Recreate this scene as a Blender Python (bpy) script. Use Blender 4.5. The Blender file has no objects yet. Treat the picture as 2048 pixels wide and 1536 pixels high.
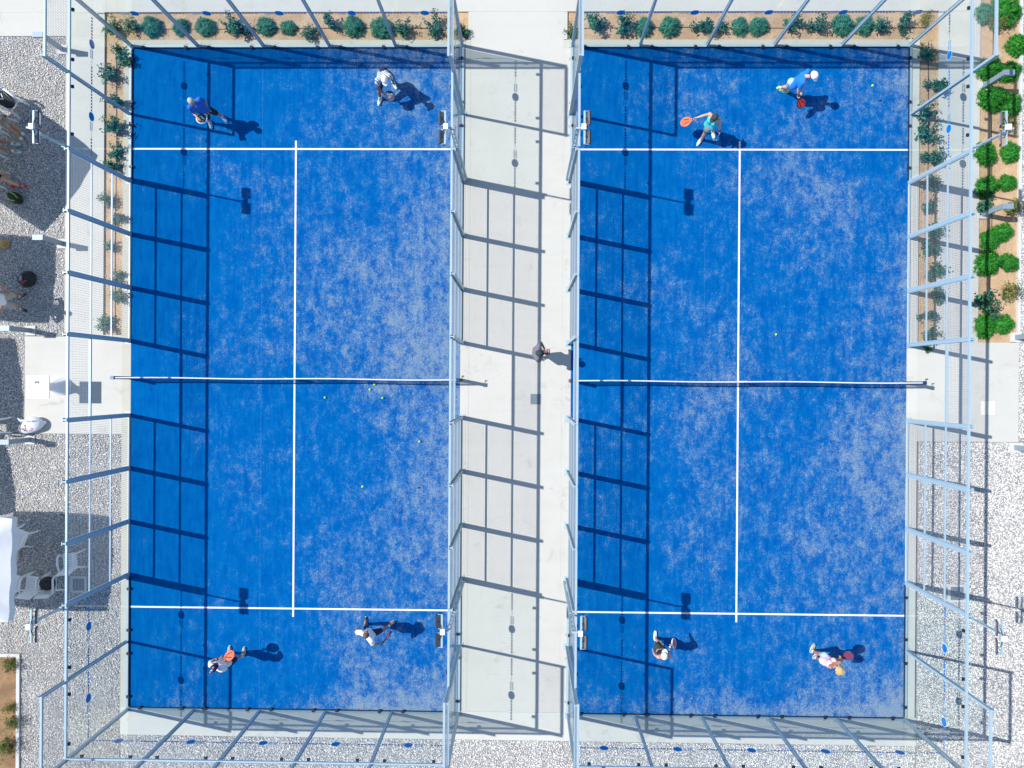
import bpy, math, random
import numpy as np
from mathutils import Vector, Matrix

# ------------------------------------------------------------------ camera, sky, sun, exposure
SC = bpy.context.scene
COL = SC.collection
cam_d = bpy.data.cameras.new("camera"); cam = bpy.data.objects.new("camera", cam_d); COL.objects.link(cam)
cam.location = (0.2603, -0.0601, 21.8144)
cam.rotation_euler = (-0.00215157, 0.0163002, 0.00662598)
cam_d.sensor_width = 36.0; cam_d.lens = 36.0 * 1448.69 / 2048.0
cam_d.clip_end = 2000.0; cam_d.clip_start = 0.1
SC.camera = cam

SUN_DIR = Vector((0.785, -0.157, -1.0)).normalized()
SUN_EL = math.asin(-SUN_DIR.z)
world = bpy.data.worlds.new("World"); SC.world = world; world.use_nodes = True
wn = world.node_tree.nodes; wl = world.node_tree.links; wn.clear()
sky = wn.new("ShaderNodeTexSky"); sky.sky_type = 'NISHITA'; sky.sun_disc = False
sky.sun_elevation = SUN_EL; sky.sun_rotation = math.atan2(-SUN_DIR.x, -SUN_DIR.y)
sky.air_density = 1.0; sky.dust_density = 0.3; sky.ozone_density = 1.2
bg = wn.new("ShaderNodeBackground"); bg.inputs[1].default_value = 0.13
wo = wn.new("ShaderNodeOutputWorld"); wl.new(sky.outputs[0], bg.inputs[0]); wl.new(bg.outputs[0], wo.inputs[0])
sun_d = bpy.data.lights.new("sun", 'SUN'); sun_d.energy = 4.2; sun_d.angle = math.radians(0.5); sun_d.color = (1.0, 0.965, 0.91)
sun = bpy.data.objects.new("sun", sun_d); COL.objects.link(sun); sun.location = (-30, 6, 40)
sun.rotation_euler = SUN_DIR.to_track_quat('-Z', 'Y').to_euler()
SC.view_settings.view_transform = 'Standard'; SC.view_settings.look = 'None'
SC.view_settings.exposure = 0.45; SC.view_settings.gamma = 1.0; SC.view_settings.use_curve_mapping = False
SC.cycles.max_bounces = 8; SC.cycles.transparent_max_bounces = 24
SC.cycles.caustics_reflective = False; SC.cycles.caustics_refractive = False

random.seed(7); RNG = np.random.RandomState(7)

# measured places: joints of the people, racket heads, plants (kind, x, y, width), balls - world metres
POSE={
 'blue_man':{'pel':(-9.050,7.756,0.923),'nek':(-9.150,7.811,1.409),'hed':(-9.120,7.765,1.612),'Ls':(-8.993,7.900,1.399),'Rs':(-9.278,7.692,1.364),'Le':(-8.942,7.947,1.118),'Re':(-9.311,7.649,1.079),'Lw':(-8.937,7.752,0.964),'Rw':(-9.147,7.470,1.132),'Lh':(-8.998,7.837,0.901),'Rh':(-9.121,7.693,0.893),'Lk':(-8.868,7.835,0.500),'Rk':(-9.145,7.717,0.475),'La':(-8.889,7.895,0.095),'Ra':(-9.282,7.734,0.089),'Lt':(-8.787,7.774,0.036),'Rt':(-9.246,7.578,0.036)},
 'bending_man':{'pel':(-3.882,8.865,0.802),'nek':(-3.801,8.595,1.215),'hed':(-3.734,8.478,1.376),'Ls':(-3.635,8.662,1.188),'Rs':(-3.971,8.546,1.177),'Le':(-3.610,8.693,0.901),'Re':(-4.027,8.491,0.898),'Lw':(-3.627,8.709,0.652),'Rw':(-3.978,8.445,0.657),'Lh':(-3.882,8.958,0.838),'Rh':(-3.937,8.802,0.747),'Lk':(-3.651,8.907,0.491),'Rk':(-4.068,8.493,0.495),'La':(-3.720,8.920,0.087),'Ra':(-4.116,8.458,0.089),'Lt':(-3.645,8.777,0.035),'Rt':(-4.163,8.305,0.035)},
 'teal_woman':{'pel':(5.550,7.347,0.877),'nek':(5.576,7.430,1.337),'hed':(5.527,7.362,1.516),'Ls':(5.722,7.346,1.316),'Rs':(5.449,7.534,1.297),'Le':(5.781,7.293,1.056),'Re':(5.363,7.594,1.047),'Lw':(5.843,7.188,0.857),'Rw':(5.181,7.577,0.900),'Lh':(5.625,7.391,0.842),'Rh':(5.499,7.268,0.872),'Lk':(5.745,7.429,0.466),'Rk':(5.493,7.243,0.477),'La':(5.867,7.467,0.101),'Ra':(5.507,7.237,0.092),'Lt':(5.889,7.325,0.034),'Rt':(5.424,7.113,0.035)},
 'cap_man':{'pel':(7.954,8.553,0.907),'nek':(8.086,8.562,1.388),'hed':(8.235,8.510,1.525),'Ls':(8.166,8.713,1.330),'Rs':(8.024,8.392,1.375),'Le':(8.181,8.504,1.128),'Re':(7.997,8.324,1.096),'Lw':(8.120,8.296,0.996),'Rw':(8.065,8.236,0.873),'Lh':(7.867,8.604,0.907),'Rh':(8.042,8.544,0.860),'Lk':(7.921,8.631,0.491),'Rk':(7.917,8.638,0.470),'La':(7.920,8.717,0.090),'Ra':(7.840,8.772,0.091),'Lt':(8.077,8.679,0.035),'Rt':(7.994,8.726,0.036)},
 'white_man':{'pel':(-4.131,-7.357,0.907),'nek':(-4.135,-7.266,1.396),'hed':(-4.108,-7.154,1.572),'Ls':(-4.291,-7.184,1.350),'Rs':(-4.011,-7.398,1.390),'Le':(-4.503,-7.232,1.161),'Re':(-3.988,-7.588,1.172),'Lw':(-4.496,-7.205,0.914),'Rw':(-3.811,-7.605,0.998),'Lh':(-4.223,-7.328,0.876),'Rh':(-4.034,-7.351,0.880),'Lk':(-4.383,-7.296,0.489),'Rk':(-3.857,-7.393,0.498),'La':(-4.469,-7.377,0.095),'Ra':(-3.720,-7.394,0.108),'Lt':(-4.471,-7.219,0.035),'Rt':(-3.597,-7.302,0.035)},
 'orange_man':{'pel':(-8.323,-8.227,0.930),'nek':(-8.429,-8.219,1.417),'hed':(-8.394,-8.145,1.611),'Ls':(-8.587,-8.161,1.351),'Rs':(-8.253,-8.258,1.423),'Le':(-8.703,-8.150,1.086),'Re':(-8.228,-8.337,1.145),'Lw':(-8.465,-8.076,1.061),'Rw':(-8.295,-8.100,1.106),'Lh':(-8.403,-8.182,0.889),'Rh':(-8.263,-8.307,0.920),'Lk':(-8.509,-8.244,0.487),'Rk':(-8.214,-8.299,0.502),'La':(-8.605,-8.299,0.092),'Ra':(-8.168,-8.329,0.095),'Lt':(-8.598,-8.140,0.035),'Rt':(-8.154,-8.172,0.035)},
 'black_woman':{'pel':(4.244,-7.726,0.841),'nek':(4.276,-7.814,1.296),'hed':(4.243,-7.694,1.447),'Ls':(4.109,-7.791,1.284),'Rs':(4.437,-7.779,1.260),'Le':(4.064,-7.837,1.024),'Re':(4.448,-7.812,0.993),'Lw':(4.050,-7.806,0.795),'Rw':(4.487,-7.604,1.086),'Lh':(4.179,-7.659,0.839),'Rh':(4.264,-7.808,0.802),'Lk':(4.278,-7.666,0.462),'Rk':(4.216,-7.782,0.414),'La':(4.244,-7.685,0.084),'Ra':(4.425,-7.848,0.100),'Lt':(4.252,-7.534,0.035),'Rt':(4.305,-7.768,0.035)},
 'blonde_woman':{'pel':(8.938,-7.949,0.885),'nek':(9.077,-7.962,1.333),'hed':(9.083,-7.990,1.528),'Ls':(8.911,-7.990,1.353),'Rs':(9.212,-7.889,1.263),'Le':(9.076,-7.890,1.159),'Re':(9.376,-7.883,1.047),'Lw':(9.277,-7.869,1.038),'Rw':(9.434,-7.954,0.832),'Lh':(8.958,-7.861,0.860),'Rh':(8.952,-8.039,0.857),'Lk':(8.939,-7.925,0.470),'Rk':(8.983,-8.108,0.469),'La':(8.914,-8.004,0.093),'Ra':(9.020,-8.189,0.093),'Lt':(8.976,-7.870,0.034),'Rt':(9.125,-8.085,0.034)},
 'pilot':{'pel':(0.606,0.807,0.925),'nek':(0.658,0.791,1.422),'hed':(0.664,0.763,1.630),'Ls':(0.675,0.969,1.393),'Rs':(0.636,0.615,1.386),'Le':(0.737,1.091,1.137),'Re':(0.710,0.540,1.116),'Lw':(0.846,0.897,1.250),'Rw':(0.777,0.724,1.269),'Lh':(0.638,0.899,0.904),'Rh':(0.614,0.711,0.900),'Lk':(0.676,0.838,0.490),'Rk':(0.676,0.783,0.491),'La':(0.675,0.930,0.090),'Ra':(0.699,0.705,0.090),'Lt':(0.834,0.949,0.035),'Rt':(0.858,0.679,0.035)},
 'standing_man':{'pel':(-14.967,2.243,0.920),'nek':(-14.914,2.218,1.416),'hed':(-14.907,2.207,1.625),'Ls':(-14.920,2.398,1.393),'Rs':(-14.932,2.043,1.377),'Le':(-14.808,2.584,1.200),'Re':(-14.897,1.868,1.148),'Lw':(-14.833,2.515,0.961),'Rw':(-14.932,2.052,0.983),'Lh':(-14.916,2.325,0.896),'Rh':(-14.987,2.149,0.896),'Lk':(-14.935,2.437,0.490),'Rk':(-14.917,2.100,0.485),'La':(-15.046,2.432,0.095),'Ra':(-15.024,2.078,0.090),'Lt':(-14.909,2.510,0.036),'Rt':(-14.876,2.014,0.034)},
 'seated_man':{'pel':(-15.405,7.702,0.518),'nek':(-15.271,7.685,1.000),'hed':(-15.195,7.614,1.182),'Ls':(-15.194,7.840,0.950),'Rs':(-15.378,7.540,0.990),'Le':(-15.308,7.706,0.720),'Re':(-15.348,7.640,0.720),'Lw':(-15.090,7.726,0.600),'Rw':(-15.223,7.460,0.600),'Lh':(-15.383,7.796,0.493),'Rh':(-15.402,7.606,0.492),'Lk':(-15.069,7.524,0.431),'Rk':(-15.060,7.364,0.463),'La':(-14.922,7.334,0.096),'Ra':(-14.987,7.201,0.093),'Lt':(-14.832,7.203,0.035),'Rt':(-14.950,7.047,0.036)},
 'seated_woman':{'pel':(-15.697,6.913,0.521),'nek':(-15.571,6.798,0.964),'hed':(-15.487,6.750,1.139),'Ls':(-15.555,6.968,0.971),'Rs':(-15.605,6.642,0.901),'Le':(-15.553,6.916,0.700),'Re':(-15.561,6.826,0.700),'Lw':(-15.356,7.001,0.600),'Rw':(-15.354,6.764,0.600),'Lh':(-15.725,7.004,0.532),'Rh':(-15.732,6.830,0.489),'Lk':(-15.332,7.030,0.475),'Rk':(-15.335,6.807,0.470),'La':(-15.273,7.078,0.093),'Ra':(-15.249,6.852,0.092),'Lt':(-15.122,7.084,0.035),'Rt':(-15.099,6.840,0.036)},
 'red_shoe_woman':{'pel':(-15.612,5.966,0.523),'nek':(-15.526,5.861,0.978),'hed':(-15.441,5.822,1.154),'Ls':(-15.512,6.032,0.982),'Rs':(-15.558,5.704,0.916),'Le':(-15.531,6.030,0.707),'Re':(-15.561,5.875,0.700),'Lw':(-15.321,6.054,0.600),'Rw':(-15.350,5.832,0.600),'Lh':(-15.624,5.882,0.484),'Rh':(-15.630,6.058,0.525),'Lk':(-15.330,6.136,0.394),'Rk':(-15.291,5.894,0.392),'La':(-15.399,5.894,0.096),'Ra':(-15.050,5.789,0.099),'Lt':(-15.296,5.785,0.036),'Rt':(-14.901,5.793,0.033)},
}
RACKET={
 'blue_man':('Lw',(-9.12, 7.483, 1.02)),
 'bending_man':('Rw',(-3.722, 8.32, 0.6)),
 'teal_woman':('Rw',(4.97, 7.537, 0.78)),
 'cap_man':('Rw',(8.169, 8.151, 0.74)),
 'white_man':('Rw',(-3.648, -7.457, 0.98)),
 'orange_man':('Lw',(-8.106, -7.96, 1.12)),
 'black_woman':('Rw',(4.571, -7.542, 1.0)),
 'blonde_woman':('Rw',(9.543, -7.89, 0.86)),
}
PLANTS={
 'bed behind the left court':[('d',-11.08,10.64,0.66),('d',-10.20,10.64,0.51),('d',-9.45,10.64,0.60),('l',-8.69,10.64,0.54),('l',-8.25,10.55,0.60),('d',-7.61,10.65,0.60),('d',-6.93,10.62,0.48),('l',-6.24,10.41,0.51),('l',-5.58,10.59,0.57),('d',-4.95,10.64,0.63),('d',-4.09,10.59,0.69),('l',-3.48,10.54,0.57),('l',-2.53,10.59,0.63),('l',-1.59,10.44,0.45),('l',-11.61,10.64,0.51),('l',-12.16,10.66,0.54)],
 'bed behind the right court':[('l',2.42,10.70,0.63),('l',3.17,10.58,0.60),('d',3.79,10.61,0.57),('d',4.56,10.61,0.63),('l',5.44,10.62,0.63),('l',6.15,10.55,0.39),('d',6.65,10.63,0.54),('d',7.20,10.63,0.57),('l',8.21,10.63,0.57),('l',8.80,10.60,0.60),('d',9.71,10.66,0.66),('d',10.34,10.66,0.60),('l',10.83,10.58,0.51),('l',11.38,10.57,0.57),('y',12.10,10.77,0.48),('l',1.59,10.43,0.39)],
 'strip along the left court':[('l',-12.00,9.85,0.45),('l',-11.92,9.55,0.51),('l',-12.32,9.20,0.60),('l',-12.20,8.41,0.63),('l',-12.11,7.63,0.63),('l',-12.14,6.85,0.51),('l',-12.13,6.43,0.45),('l',-12.35,5.34,0.45),('l',-12.14,4.80,0.51),('l',-12.32,3.99,0.39),('l',-12.02,3.01,0.48),('l',-12.11,2.49,0.51),('l',-12.38,1.66,0.54)],
 'strip along the right court':[('l',12.15,9.76,0.54),('l',12.35,8.90,0.63),('l',12.15,7.97,0.60),('l',12.20,7.44,0.63),('l',12.23,6.70,0.60),('l',12.33,5.91,0.57),('l',12.33,5.29,0.54),('l',12.34,4.55,0.57),('l',12.25,3.97,0.54),('l',12.38,3.24,0.57),('l',12.50,2.57,0.51),('l',12.12,2.04,0.51),('l',12.33,1.39,0.51),('l',12.25,1.07,0.33)],
 'bed beyond the right path':[('b',14.50,11.08,0.93),('b',14.89,10.06,0.69),('b',14.02,9.31,0.78),('b',14.61,9.27,0.69),('b',14.12,8.47,0.84),('b',14.64,8.28,0.72),('b',13.93,6.82,0.69),('b',14.68,6.88,0.60),('b',13.96,5.85,0.69),('b',14.60,5.97,0.54),('l',13.94,5.34,0.60),('b',14.12,4.29,0.63),('b',14.47,4.50,0.60),('b',14.01,3.57,0.81),('b',14.67,3.60,0.57),('y',14.57,2.76,0.66),('l',13.85,2.37,0.69),('l',14.21,2.05,0.42),('b',13.94,1.70,0.72),('b',14.49,1.76,0.63),('y',14.19,10.71,0.60),('y',14.56,7.77,0.60),('y',14.70,5.12,0.66),('d',13.89,11.01,0.66)],
 'planter in the bottom left corner':[('y',-15.31,-8.74,0.54),('y',-15.27,-10.02,0.45),('y',-15.15,-10.53,0.57),('y',-15.36,-11.26,0.69)],
}
BALLS=[(-5.738, -0.555, 0.04),(-4.377, -0.304, 0.04),(-4.241, -0.152, 0.04),(-3.997, -0.557, 0.04),(-2.87, -1.86, 0.04),(-4.212, -2.988, 1.72),(7.786, 1.422, 0.04),(10.229, 8.545, 0.8)]
# ------------------------------------------------------------------ materials
MATS = {}
def principled(name, col, rough=0.6, metal=0.0, spec=0.5):
    m = bpy.data.materials.new(name); m.use_nodes = True
    b = m.node_tree.nodes["Principled BSDF"]
    b.inputs["Base Color"].default_value = (*col, 1); b.inputs["Roughness"].default_value = rough
    b.inputs["Metallic"].default_value = metal; b.inputs["Specular IOR Level"].default_value = spec
    MATS[name] = m; return m, m.node_tree.nodes, m.node_tree.links, b
def mat(name, col, rough=0.6, metal=0.0, spec=0.5, var=0.10, scale=14.0, bump=0.0, bscale=60.0):
    """procedural material: base colour with a soft wear noise, optional fine bump"""
    m, n, l, b = principled(name, col, rough, metal, spec)
    if var > 0 or bump > 0:
        tc = n.new("ShaderNodeTexCoord")
    if var > 0:
        nz = n.new("ShaderNodeTexNoise"); nz.inputs["Scale"].default_value = scale; nz.inputs["Detail"].default_value = 6
        l.new(tc.outputs["Object"], nz.inputs["Vector"])
        mx = n.new("ShaderNodeMix"); mx.data_type = 'RGBA'
        mx.inputs["A"].default_value = (*[max(0, c * (1 - var)) for c in col], 1)
        mx.inputs["B"].default_value = (*[min(1, c * (1 + var)) for c in col], 1)
        l.new(nz.outputs["Fac"], mx.inputs["Factor"]); l.new(mx.outputs["Result"], b.inputs["Base Color"])
    if bump > 0:
        nb = n.new("ShaderNodeTexNoise"); nb.inputs["Scale"].default_value = bscale; nb.inputs["Detail"].default_value = 4
        l.new(tc.outputs["Object"], nb.inputs["Vector"])
        bp = n.new("ShaderNodeBump"); bp.inputs["Strength"].default_value = bump; bp.inputs["Distance"].default_value = 0.02
        l.new(nb.outputs["Fac"], bp.inputs["Height"]); l.new(bp.outputs["Normal"], b.inputs["Normal"])
    return m
def mathn(n, l, op, a, b=None, clamp=False):
    q = n.new("ShaderNodeMath"); q.operation = op; q.use_clamp = clamp
    for i, v in enumerate((a, b)):
        if v is None: continue
        if isinstance(v, (int, float)): q.inputs[i].default_value = v
        else: l.new(v, q.inputs[i])
    return q.outputs[0]
def noise(n, l, vec, scale, detail=4, rough=0.55, dist=0.0):
    q = n.new("ShaderNodeTexNoise"); q.inputs["Scale"].default_value = scale; q.inputs["Detail"].default_value = detail
    q.inputs["Roughness"].default_value = rough; q.inputs["Distortion"].default_value = dist
    l.new(vec, q.inputs["Vector"]); return q.outputs["Fac"]
def ramp(n, l, fac, lo, hi):
    q = n.new("ShaderNodeMapRange"); q.interpolation_type = 'SMOOTHSTEP'
    q.inputs["From Min"].default_value = lo; q.inputs["From Max"].default_value = hi
    l.new(fac, q.inputs["Value"]); return q.outputs["Result"]
def mixc(n, l, fac, a, b):
    q = n.new("ShaderNodeMix"); q.data_type = 'RGBA'
    for k, v in (("Factor", fac), ("A", a), ("B", b)):
        if isinstance(v, tuple): q.inputs[k].default_value = (*v, 1)
        elif isinstance(v, (int, float)): q.inputs[k].default_value = v
        else: l.new(v, q.inputs[k])
    return q.outputs["Result"]

def turf_material(name, sandy_x, sandy_base):
    """blue artificial grass with worn, sand-filled patches (real stains, in the court's own coordinates)"""
    m, n, l, b = principled(name, (0, .07, .33), 0.9, 0, 0.0)
    tc = n.new("ShaderNodeTexCoord"); geo = n.new("ShaderNodeNewGeometry")
    P = geo.outputs["Position"]
    sx = n.new("ShaderNodeSeparateXYZ"); l.new(tc.outputs["Object"], sx.inputs[0])
    big = noise(n, l, P, 0.26, 4, 0.5, 0.4)
    vs = n.new("ShaderNodeMapping"); vs.inputs["Scale"].default_value = (1.25, .85, 1); l.new(P, vs.inputs[0])
    fbm = noise(n, l, vs.outputs[0], 2.3, 10, 0.74, 0.15)
    blot = noise(n, l, P, 6.5, 4, 0.62, 0.5)
    vf = n.new("ShaderNodeMapping"); vf.inputs["Scale"].default_value = (9.0, 1.1, 1); l.new(P, vf.inputs[0])
    streak = noise(n, l, vf.outputs[0], 1.0, 4, 0.6, 0.1)
    grain = noise(n, l, P, 34.0, 5, 0.82)
    speck = noise(n, l, P, 110.0, 1, 0.5)
    gx = mathn(n, l, 'MULTIPLY', sx.outputs[0], sandy_x)
    ay = mathn(n, l, 'ABSOLUTE', sx.outputs[1]); gy = mathn(n, l, 'MULTIPLY', ramp(n, l, ay, 4.5, 8.5), -0.03)
    edge = mathn(n, l, 'MULTIPLY', ramp(n, l, sx.outputs[0], 4.3, 5.0), 0.07)
    s = mathn(n, l, 'ADD', fbm, mathn(n, l, 'MULTIPLY', mathn(n, l, 'ADD', big, -.5), 0.62))
    s = mathn(n, l, 'ADD', s, mathn(n, l, 'MULTIPLY', mathn(n, l, 'ADD', blot, -.5), 0.34))
    s = mathn(n, l, 'ADD', s, mathn(n, l, 'MULTIPLY', mathn(n, l, 'ADD', streak, -.5), 0.12))
    s = mathn(n, l, 'ADD', s, mathn(n, l, 'MULTIPLY', mathn(n, l, 'ADD', grain, -.5), 0.95))
    s = mathn(n, l, 'ADD', s, mathn(n, l, 'MULTIPLY', mathn(n, l, 'ADD', speck, -.5), 0.35))
    south_sand_sun = mathn(n, l, 'MULTIPLY', ramp(n, l, mathn(n, l, 'MULTIPLY', sx.outputs[1], -1.0), 9.2, 9.9), 0.10)  # bottom-wall sand, its pale band also painting in sun reflected by the glass
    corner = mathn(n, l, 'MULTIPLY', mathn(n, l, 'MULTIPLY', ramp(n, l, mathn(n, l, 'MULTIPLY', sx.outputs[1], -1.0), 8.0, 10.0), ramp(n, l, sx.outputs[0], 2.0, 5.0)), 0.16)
    for q in (gx, gy, edge, south_sand_sun, corner): s = mathn(n, l, 'ADD', s, q)
    mask = ramp(n, l, s, 0.52 - sandy_base, 0.86 - sandy_base)
    mask = mathn(n, l, 'MULTIPLY', mask, 0.74)
    blue = mixc(n, l, ramp(n, l, streak, 0.3, 0.7), (0.0004, 0.074, 0.290), (0.001, 0.116, 0.350))
    tone = mixc(n, l, ramp(n, l, fbm, 0.36, 0.58), (0.0004, 0.073, 0.300), (0.001, 0.113, 0.345))
    blue = mixc(n, l, 0.5, blue, tone)
    sand = mixc(n, l, ramp(n, l, grain, .3, .7), (0.085, 0.215, 0.335), (0.34, 0.355, 0.355))
    col = mixc(n, l, mask, blue, sand)
    sm = mathn(n, l, 'ABSOLUTE', mathn(n, l, 'ADD', sx.outputs[0], 1.02))
    seam = mathn(n, l, 'MULTIPLY', mathn(n, l, 'LESS_THAN', sm, 0.008), mathn(n, l, 'MULTIPLY', ramp(n, l, grain, 0.42, 0.62), 0.22))
    col = mixc(n, l, seam, col, (0.25, 0.33, 0.45))
    l.new(col, b.inputs["Base Color"])
    bp = n.new("ShaderNodeBump"); bp.inputs["Strength"].default_value = 0.5; bp.inputs["Distance"].default_value = 0.01
    l.new(grain, bp.inputs["Height"]); l.new(bp.outputs[0], b.inputs["Normal"])
    return m

def concrete_material(name, col, stain, amount=0.5):
    m, n, l, b = principled(name, col, 0.85, 0, 0.25)
    geo = n.new("ShaderNodeNewGeometry"); P = geo.outputs["Position"]
    big = noise(n, l, P, 0.5, 5, 0.6, 0.4); mid = noise(n, l, P, 3.5, 5, 0.6); fine = noise(n, l, P, 60, 3, 0.6)
    mp = n.new("ShaderNodeMapping"); mp.inputs["Scale"].default_value = (0.25, 3.0, 1); l.new(P, mp.inputs[0])
    trow = noise(n, l, mp.outputs[0], 1.2, 3, 0.5)
    f = mathn(n, l, 'ADD', mathn(n, l, 'MULTIPLY', ramp(n, l, big, .42, .72), .45), mathn(n, l, 'MULTIPLY', ramp(n, l, mid, .5, .78), .35))
    f = mathn(n, l, 'ADD', f, mathn(n, l, 'MULTIPLY', ramp(n, l, trow, .45, .7), .22))
    f = mathn(n, l, 'MULTIPLY', f, amount)
    c = mixc(n, l, f, col, stain)
    c = mixc(n, l, mathn(n, l, 'MULTIPLY', ramp(n, l, fine, .35, .75), 0.10), c, tuple(x * .75 for x in col))
    # a few small dark specks
    vo = n.new("ShaderNodeTexVoronoi"); vo.inputs["Scale"].default_value = 2.2; l.new(P, vo.inputs["Vector"])
    sp = mathn(n, l, 'MULTIPLY', mathn(n, l, 'LESS_THAN', vo.outputs["Distance"], 0.03), 0.35)
    c = mixc(n, l, sp, c, (0.16, 0.14, 0.12))
    sc = noise(n, l, P, 1.7, 8, 0.72, 1.2); dirt = noise(n, l, P, 0.8, 2, 0.5)
    smudge = mathn(n, l, 'MULTIPLY', ramp(n, l, sc, .54, .66), ramp(n, l, dirt, .46, .62))
    c = mixc(n, l, mathn(n, l, 'MULTIPLY', smudge, 0.38), c, (0.30, 0.29, 0.25))
    l.new(c, b.inputs["Base Color"])
    bp = n.new("ShaderNodeBump"); bp.inputs["Strength"].default_value = 0.25; bp.inputs["Distance"].default_value = 0.004
    l.new(fine, bp.inputs["Height"]); l.new(bp.outputs[0], b.inputs["Normal"])
    return m

def soil_material(name, a, bcol):
    m, n, l, b = principled(name, a, 0.95, 0, 0.1)
    geo = n.new("ShaderNodeNewGeometry"); P = geo.outputs["Position"]
    big = noise(n, l, P, 1.6, 5, 0.65); mid = noise(n, l, P, 12, 5, 0.7); fine = noise(n, l, P, 70, 3, 0.7)
    c = mixc(n, l, ramp(n, l, big, .35, .68), a, bcol)
    c = mixc(n, l, mathn(n, l, 'MULTIPLY', ramp(n, l, mid, .5, .75), .55), c, tuple(x * .58 for x in a))
    c = mixc(n, l, mathn(n, l, 'MULTIPLY', ramp(n, l, fine, .58, .7), .5), c, tuple(min(1, x * 1.45) for x in bcol))
    l.new(c, b.inputs["Base Color"])
    bp = n.new("ShaderNodeBump"); bp.inputs["Strength"].default_value = 0.9; bp.inputs["Distance"].default_value = 0.03
    l.new(mid, bp.inputs["Height"]); l.new(bp.outputs[0], b.inputs["Normal"])
    return m

def attr_material(name, rough=0.8, trans=0.0, spec=0.3):
    m, n, l, b = principled(name, (.5, .5, .5), rough, 0, spec)
    at = n.new("ShaderNodeAttribute"); at.attribute_name = "tint"
    l.new(at.outputs["Color"], b.inputs["Base Color"])
    if trans > 0:
        tr = n.new("ShaderNodeBsdfTranslucent"); l.new(at.outputs["Color"], tr.inputs[0])
        mx = n.new("ShaderNodeMixShader"); mx.inputs[0].default_value = trans
        l.new(b.outputs[0], mx.inputs[1]); l.new(tr.outputs[0], mx.inputs[2])
        l.new(mx.outputs[0], n["Material Output"].inputs[0])
    return m

def glass_material():
    m = bpy.data.materials.new("tempered_glass"); m.use_nodes = True; n = m.node_tree.nodes; l = m.node_tree.links; n.clear()
    lw = n.new("ShaderNodeLayerWeight"); lw.inputs[0].default_value = 0.5
    p = mathn(n, l, 'POWER', lw.outputs["Facing"], 5.0)
    f = mathn(n, l, 'ADD', mathn(n, l, 'MULTIPLY', p, 0.60), 0.04)
    nz = n.new("ShaderNodeTexNoise"); nz.inputs["Scale"].default_value = 1.2
    tr = n.new("ShaderNodeBsdfTransparent")
    tc = n.new("ShaderNodeTexCoord"); l.new(tc.outputs["Object"], nz.inputs["Vector"])
    c = mixc(n, l, nz.outputs["Fac"], (0.935, 0.968, 0.960), (0.978, 0.992, 0.988)); l.new(c, tr.inputs[0])
    gl = n.new("ShaderNodeBsdfGlossy"); gl.inputs["Roughness"].default_value = 0.02
    mx = n.new("ShaderNodeMixShader"); l.new(f, mx.inputs[0]); l.new(tr.outputs[0], mx.inputs[1]); l.new(gl.outputs[0], mx.inputs[2])
    o = n.new("ShaderNodeOutputMaterial"); l.new(mx.outputs[0], o.inputs[0]); return m

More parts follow.
